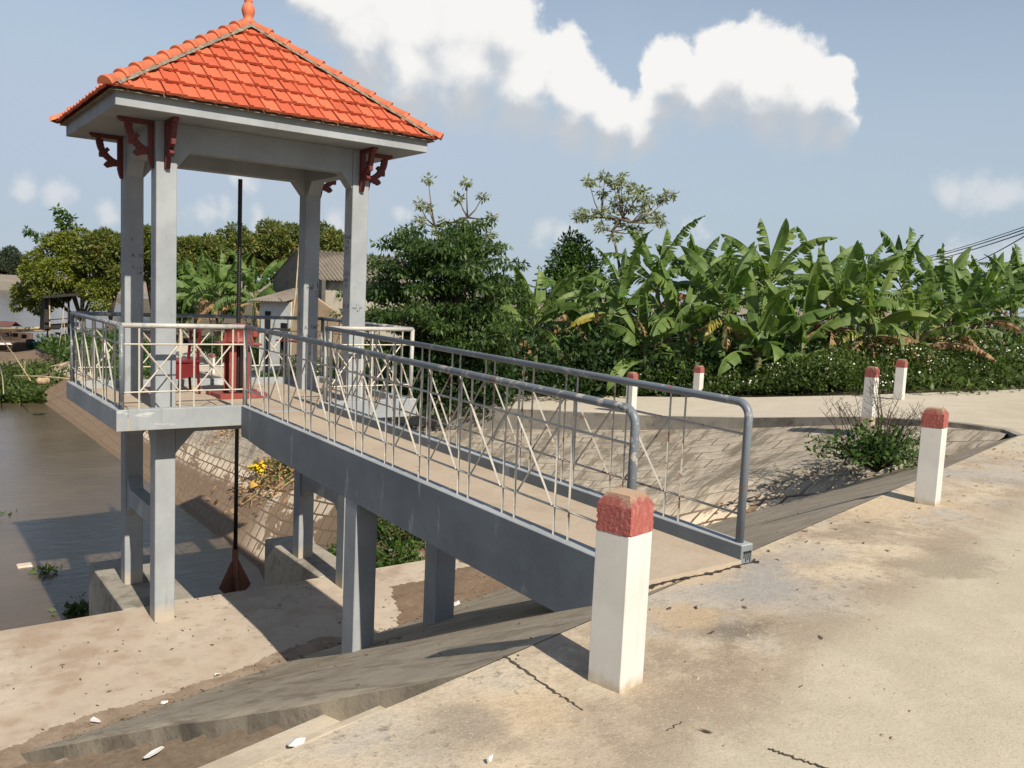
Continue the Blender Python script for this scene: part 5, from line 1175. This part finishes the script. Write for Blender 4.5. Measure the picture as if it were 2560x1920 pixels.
for (u0,v0,u1,v1,d0_,d1_,r,lab) in [(124,775,138,664,46,46,.03,'upright bamboo pole right of the stilt hut'),(142,770,137,680,46.5,46.5,.022,'thin upright bamboo pole crossing another beside the hut'),(129,790,172,706,44,46,.035,'bamboo pole leaning right toward the deck railing'),(-5,720,66,822,40,31,.035,'long bamboo pole leaning across the mud at the far left'),(0,790,8,850,36,31,.03,'short leaning bamboo pole at the left picture edge'),(108,792,172,778,33,34,.018,'thin stick lying over the water plants'),(30,812,150,818,30.5,30.5,.03,'bamboo boom lying on the water plants beside a brown clump'),(50,815,54,780,32,32,.02,'short thin stake among the water plants')]:
    o = MB().tube([atw(u0,v0,d0_), atw((u0+u1)/2,(v0+v1)/2,(d0_+d1_)/2)+Vector((.03,0,.04)), atw(u1,v1,d1_)], [r,r*.9,r*.7], 6).build('bamboo_pole', BAMBOO); tag(o, lab, 'pole', GP)
c = atw(95,824,30.3); rg = np.random.default_rng(5); m = MB()
for k in range(5): m.lathe([(.02,-.14),(.12,-.09),(.15,.02),(.10,.11),(.02,.14)], 8, (c.x+rg.uniform(-.16,.16), c.y+rg.uniform(-.1,.1), c.z+.02))
tag(m.build('straw_clump', simple('straw_clump', (.40,.29,.18), .95, .2, 5, .4)), 'light brown clump caught on the bamboo boom in the water plants', 'clump')
# bamboo raft boom and boat
p0, p1 = atw(-30,712,60), atw(128,708,58); o = empty('bamboo_raft', (p0.x,p0.y,-4.3), 'pale horizontal bamboo raft rail with hanging floats, left of the stilt hut', 'raft'); OO = (p0.x,p0.y,-4.3)
MB().tube([p0,p1], .13, 8).build('boom', BAMBOO, o, off=OO); MB().tube([atw(-30,716,60.4),atw(110,713,59)], .09, 8).build('boom', BAMBOO, o, off=OO)
for (u,v) in ((14,722),(33,722),(52,725)):
    c = atw(u,v,59.8); MB().box((c.x-.18,c.y-.18,c.z-.22),(c.x+.18,c.y+.18,c.z+.1)).build('float_drum', DARKW, o, off=OO, bevel=.05)
c = atw(25,750,59.8); MB().tube([(c.x,c.y,-4.65),(c.x,c.y,atw(25,722,59.8).z)], .06, 6).build('mooring_post', DARKW, o, off=OO)
bc = atw(30,752,57); bt = empty('boat', (bc.x,bc.y,-4.5), 'low brown wooden boat loaded with gear at the left shore', 'boat'); OO = (bc.x,bc.y,-4.5)
m = MB(); n = 12; vs = []
for i in range(n+1):
    t = -1+2*i/n; w_ = .75*(1-abs(t)**2.6)+.04; z1 = .62+.18*abs(t)**2; x = bc.x+t*3.0*_r0.x; y = bc.y+t*3.0*_r0.y; px, py = -_r0.y, _r0.x
    vs += [(x-px*w_*.5,y-py*w_*.5,-4.65),(x-px*w_,y-py*w_,-4.5+z1),(x+px*w_,y+py*w_,-4.5+z1),(x+px*w_*.5,y+py*w_*.5,-4.65)]
m.add(vs, [(i*4+k, i*4+4+k, i*4+5+k, i*4+1+k) for i in range(n) for k in (0,2)]+[(i*4+3, i*4+7, i*4+4, i*4) for i in range(n)])
hull = m.build('hull', BOATW, bt, off=OO); sd = hull.modifiers.new('s','SOLIDIFY'); sd.thickness = .05
m = MB(); c = atw(40,747,57); m.box((bc.x-1.6,bc.y-.7,-3.92),(bc.x+1.5,bc.y+.6,-3.85)); m.build('deck_board', BOATW, bt, off=OO)
c = atw(66,742,56.6); o = MB().lathe([(.05,-.35),(.3,-.3),(.36,0),(.3,.3),(.05,.34)], 12, tuple(c)).build('net_bundle', BLACKH); tag(o, 'dark bundle of netting on the shore beside the boat', 'bundle')
c = atw(80,747,56); o = MB().lathe([(.20,-.38),(.30,.25),(.33,.26),(.33,.30),(.02,.30)], 14, tuple(c)).build('plastic_tub', GREEND); tag(o, 'green plastic tub on the shore under the stilt hut', 'tub')
c = atw(15,742,56.4); o = MB().box((c.x-.75,c.y-.3,c.z-.1),(c.x+.9,c.y+.3,c.z+.07)).build('white_tray', PAPER, bevel=.03); tag(o, 'flat white tray lying across the boat', 'tray')
# canopy boat further out
bc = atw(8,722,66); b2 = empty('canopy_boat', (bc.x,bc.y,-4.5), 'boat with a reddish pitched canopy moored beyond the bamboo raft at the left edge', 'boat'); OO = (bc.x,bc.y,-4.5); m = MB(); vs = []
for i in range(n+1):
    t = -1+2*i/n; w_ = .8*(1-abs(t)**2.6)+.04; x = bc.x+t*2.6*_r0.x; y = bc.y+t*2.6*_r0.y
    vs += [(x-px*w_*.5,y-py*w_*.5,-4.65),(x-px*w_,y-py*w_,-3.85),(x+px*w_,y+py*w_,-3.85),(x+px*w_*.5,y+py*w_*.5,-4.65)]
m.add(vs, [(i*4+k, i*4+4+k, i*4+5+k, i*4+1+k) for i in range(n) for k in (0,1,2)]); m.build('hull', BOATW, b2, off=OO)
zc = atw(20,694,66).z; ze = atw(20,704,66).z; c0 = bc-_r0*1.4; c1 = bc+_r0*1.1; pp = Vector((px,py,0))
m = MB(); a = [c0-pp*.9, c1-pp*.9, c1, c0, c0+pp*.9, c1+pp*.9]; zz_ = [ze,ze,zc,zc,ze,ze]; m.add([(q.x,q.y,z) for q, z in zip(a,zz_)], [(0,1,2,3),(3,2,5,4)]); cc_ = m.build('canopy', REDCLOTH, b2, off=OO); cc_.modifiers.new('s','SOLIDIFY').thickness = .06
for q in (c0-pp*.8, c1-pp*.8, c0+pp*.8, c1+pp*.8): MB().tube([(q.x,q.y,-4.1),(q.x,q.y,ze+.05)], .04, 6).build('canopy_post', DARKW, b2, off=OO)
# ================================================================== POWER LINES, DEBRIS, LITTER
for (u0,v0,d0_,u1,v1,d1_,lab) in [(1860,578,90,2230,484,42,'uppermost thin power cable at the right'),(1880,575,90,2230,490,41,'second thick power cable from the top at the right'),(1900,577,90,2230,497,41,'third power cable, just under the thick one'),(2040,582,90,2230,500,40,'lowest power cable, falling steeply to the left')]:
    a, b = at(u0,v0,d0_), at(u1,v1,d1_); pts = [a.lerp(b, t/14)-Vector((0,0,.9*4*(t/14)*(1-t/14)*.5)) for t in range(15)]
    o = MB().tube(pts, .022 if 'thin' in lab else .03, 5).build('power_cable', CABLE); tag(o, lab, 'cable', 'power cables over the banana grove')
# heap of cut banana waste on the bank
rng = np.random.default_rng(131); hp = Vector((5.6,9.74,0)); hp.z = bank_z(hp.x, hp.y)+.03; heap = empty('banana_waste', hp, 'heap of cut banana leaves and yellow stalks dumped on the block bank under the footbridge', 'plant waste'); P = []; m = MB()
def bz(x, y=9.7): return bank_z(x, y)+.04
for k in range(1500):
    x = rng.normal(5.95,.6); y = rng.normal(9.6,.7)-(x-5.7)*.3; P.append((x-hp.x, y-hp.y, bz(x,y)-hp.z+rng.random()**2*.26))
np_mesh('dead_leaves', leaves(rng, np.array(P), np.tile([0,-.3,.3],(len(P),1)), .17, .4, jit=.9), 4, L_DRY, heap)
P2 = [(rng.normal(5.8,.4)-hp.x, rng.normal(9.7,.5)-hp.y, 0) for k in range(420)]; P2 = [(x,y,bz(x+hp.x,y+hp.y)-hp.z+.08+rng.random()*.16) for x,y,_ in P2]
np_mesh('green_leaves', leaves(rng, np.array(P2), np.tile([0,-.3,.6],(len(P2),1)), .13, .5, jit=.9), 4, L_MID, heap)
YEL = simple('yellow_banana_stalk', (.72,.52,.02), .6, .12, 5, 0)
m = MB(); q = at(560,1046,19.6*1.165); q.z = bz(q.x,q.y)+.10; q = q-hp; 
for k in range(9):
    a = rng.uniform(0,6.28); t = Vector((math.cos(a)*.26, math.sin(a)*.2, rng.uniform(.0,.28))); m.tube([q+Vector((0,0,-.05)), q+t*.6+Vector((0,0,.06)), q+t], [.035,.03,.012], 5)
np_y = leaves(rng, np.array([tuple(q+Vector((rng.normal(0,.10),rng.normal(0,.1),.10+rng.random()*.18))) for k in range(26)]), np.tile([-.2,-.2,.5],(26,1)), .20, .7); m.build('yellow_stalk', YEL, heap); np_mesh('yellow_leaf', np_y, 4, YEL, heap)
m = MB(); o_ = at(550,1084,19.2*1.165); o_.z = bz(o_.x,o_.y)+.02; o_ = o_-hp
for k in range(11): 
    a = o_+Vector((-.02+k*.012, .04*k-.2, .02+.005*k)); m.tube([a+Vector((-.17,0,0)), a+Vector((0,-.03,.07)), a+Vector((.17,0,.02))], [.02,.028,.018], 5)
m.build('banana_stem_piece', simple('dry_yellow_stem', (.52,.33,.09), .7, .25, 6, .1), heap)
m = MB()
for k in range(30):
    x, y = rng.normal(5.4,.45), rng.normal(9.7,.55); a = rng.uniform(0,6.28); L_ = rng.uniform(.18,.5); z = bz(x,y)+.06; m.tube([(x-hp.x,y-hp.y,z-hp.z),(x+math.cos(a)*L_-hp.x,y+math.sin(a)*L_-hp.y,bz(x+math.cos(a)*L_,y+math.sin(a)*L_)+.08-hp.z)], [.011,.007], 4)
m.build('dry_stalk', simple('straw_stalk', (.50,.36,.17), .8, .2, 5, 0), heap)
for (x, y, s, lab) in ((6.1,15.3,.42,'dark patch of dead weeds on the block bank under the deck beam'),(6.7,12.1,.26,'small tuft of dead weeds on the block bank beside the black screw'),(6.1,5.6,.2,'small green tuft on the block bank seen between the right legs')):
    P = np.array([(rng.normal(0,s), rng.normal(0,s), .56*0+rng.random()*.14) for k in range(260)]); P[:,2] += P[:,0]*.56
    r_ = empty('weed_tuft', (x,y,bank_z(x,y)-.02), lab, 'weeds'); np_mesh('weed_leaves', leaves(rng, P, np.tile([0,-.2,.6],(len(P),1)), .12, .3, jit=.8), 4, L_DRY if s != .2 else L_MID, r_)
# floating things
def floater(u, v, n, size, lab):
    c = on_z(u, v, -4.48); r_ = empty('floating_weed', c, lab, 'water plant'); P = np.array([(rng.normal(0,.13), rng.normal(0,.10), rng.random()*.06) for k in range(n)]); np_mesh('plant_leaves', leaves(rng, P, np.tile([0,0,.8],(n,1)), size, .6, jit=.7), 4, L_HEDGE, r_)
floater(97,1235,30,.13,'small floating water plant left of the wing wall'); floater(165,1322,60,.15,'clump of floating water plants in the corner between apron and wing wall'); floater(190,1292,10,.10,'tiny floating sprig between the wing wall and the picture edge'); floater(180,1322,40,.14,'leafy sprigs against the apron edge beside the wing wall'); floater(12,1110,8,.12,'tiny floating sprig near the left picture edge')
c = on_z(53,1221,-4.485); m = MB(); m.box((c.x-.14,c.y-.13,-4.52),(c.x+.14,c.y+.12,-4.465)); o = m.build('foam_scrap', simple('dirty_foam', (.62,.50,.42), .8, .12, 7, .1), bevel=.02); tag(o, 'pale square scrap of foam floating near the left picture edge', 'litter')
def nslope(u, v, z=None):
    return on_z(u, v, z)
GLT = 'scraps of litter'
def scrap(P, sx, sy, rot, lab, mat=PAPER, nz=0):
    n_ = 7; vs = []
    for k in range(n_):
        a = 2*math.pi*k/n_+rot; r_ = rng.uniform(.7,1.15); vs.append((sx*r_*math.cos(a)*math.cos(rot)-sy*r_*math.sin(a)*math.sin(rot), sx*r_*math.cos(a)*math.sin(rot)+sy*r_*math.sin(a)*math.cos(rot), .012+rng.uniform(0,.03)))
    m = MB(); m.add(vs+[(0,0,.035)], [(i,(i+1) % n_,n_) for i in range(n_)]); o = m.build('litter_scrap', mat); o.location = P; o.modifiers.new('s','SOLIDIFY').thickness = .004; tag(o, lab, 'litter', GLT); return o
for (u,v,z,sx,sy,lab) in [(612,1663-.0,-2.885,.07,.03,'white scrap at the lower edge of the apron near the shadow'),(208,1806*.0+1562,-2.885,.09,.04,'crumpled white scrap on the apron at the lower left'),(355,1521,-2.885,.05,.04,'small white scrap beside the slab edge at the lower left'),(470,1733*.0+1460,-2.885,.04,.03,'small white scrap near the middle of the slab foot'),(985,1308,-2.885,.12,.06,'pale rubbish under the footbridge beside the right post'),(1003,1312,-2.885,.06,.05,'yellowish rubbish under the footbridge beside the right post')]:
    if v > 1600: continue
    scrap(on_z(u,v,z), sx, sy, rng.uniform(0,3), lab)
_so = bpy.data.objects['stair_path']; _sv = BVHTree.FromPolygons([v.co[:] for v in _so.data.vertices], [tuple(p.vertices) for p in _so.data.polygons])
for (u,v,sx,sy,lab) in [(640,1612,.075,.045,'torn white scrap on the steps below the slab edge'),(330,1640,.09,.03,'white paper strip low on the steps')]:
    h_ = _sv.ray_cast(CAM, (at(u,v,1)-CAM).normalized()); p = h_[0] if h_[0] is not None else on_z(u,v,-1.6); scrap(p+Vector((0,0,.004)), sx, sy, .5, lab)
scrap(on_z(1060,1652,-.247), .012, .008, .5, 'small white fragment on the road')
m = MB(); rg = random.Random(9)               # pebbles and crumbs on the road
for k in range(900):
    q = -7.95-rg.random()**1.3*3.2; s = rg.uniform(-3.6, 9); p = sq(s, q, -.25); r_ = rg.choice((.004,.005,.006,.008,.008,.012))*rg.uniform(.7,1.3)
    vs = [(p.x+r_*rg.uniform(.7,1.2)*math.cos(a), p.y+r_*rg.uniform(.7,1.2)*math.sin(a), p.z-.001) for a in (0,1.6,3.1,4.7)]+[(p.x,p.y,p.z+r_*rg.uniform(.6,1.0))]
    m.add(vs, [(0,1,4),(1,2,4),(2,3,4),(3,0,4)])
tag(m.build('road_pebbles', simple('pebbles', (.36,.28,.20), .95, .3, 30, 0)), 'scattered small pebbles and crumbs of concrete on the road', 'pebbles', kind='stuff')
rng = np.random.default_rng(151); pts = []; nn_ = []
for k in range(420):
    s_ = rng.uniform(-2.2, 5); q_ = rng.normal(-2.3, .22) if rng.random() < .6 else rng.uniform(-2.2, .4); pp_ = sq(s_, q_, -2.882)
    if q_ < -2.2: pp_.z = slope_z(q_)+.012
    pts.append(tuple(pp_)); nn_.append((rng.normal(0,1), rng.normal(0,1), .05))
for k in range(150):
    s_ = rng.uniform(-2.2, 9); q_ = rng.uniform(-7.6, -2.3); pp_ = sq(s_, q_, slope_z(q_)+.012); pts.append(tuple(pp_)); nn_.append((rng.normal(0,1), rng.normal(0,1), -.2))
for k in range(110):
    s_ = rng.uniform(-2.5, 9); q_ = -7.85-rng.random()**2*1.3; pp_ = sq(s_, q_, -.242); pts.append(tuple(pp_)); nn_.append((rng.normal(0,1), rng.normal(0,1), .03))
pts = np.array(pts); V = leaves(rng, pts, np.array(nn_), .045, .35, jit=.05, droop=0, fold=.1, var=.6); tag(np_mesh('leaf_litter', V, 4, simple('brown_leaf_litter', (.12,.085,.05), .9, .5, 12, 0)), 'small brown dry leaves and bits strewn over the apron, slope and road edge', 'leaf litter', kind='stuff')
# cracks and joints in the road
def crack(pts, w0, w1, z, name='road_crack'):
    rg = random.Random(len(pts)+int(pts[0][0]*100)); m = MB(); P = []
    for i in range(len(pts)-1):
        for k in range(14): P.append(Vector(pts[i]).lerp(Vector(pts[i+1]), k/14))
    P.append(Vector(pts[-1])); vs = []
    for i, p in enumerate(P):
        t = (P[min(i+1,len(P)-1)]-P[max(i-1,0)]).normalized(); n_ = Vector((-t.y,t.x)); wd = (w0+(w1-w0)*i/len(P))*rg.uniform(.4,1.3); j = rg.uniform(-.008,.008)
        a = p+n_*(wd+j); b = p-n_*(wd-j); vs += [(a.x,a.y,z),(b.x,b.y,z)]
    m.add(vs, [(2*i,2*i+1,2*i+3,2*i+2) for i in range(len(P)-1)]); return tag(m.build(name, CRACK), kind='structure')
def rz2(u, v): p = on_z(u, v, -.25); return (p.x, p.y)
crack([rz2(1090,1418), rz2(1130,1447), rz2(1200,1498), rz2(1262,1535)], .010, .004, -.246)
crack([rz2(1660,1618), rz2(1720,1640), rz2(1790,1662)], .006, .008, -.246)
crack([rz2(1440,1580), rz2(1475,1560)], .003, .003, -.246)
#@PART4
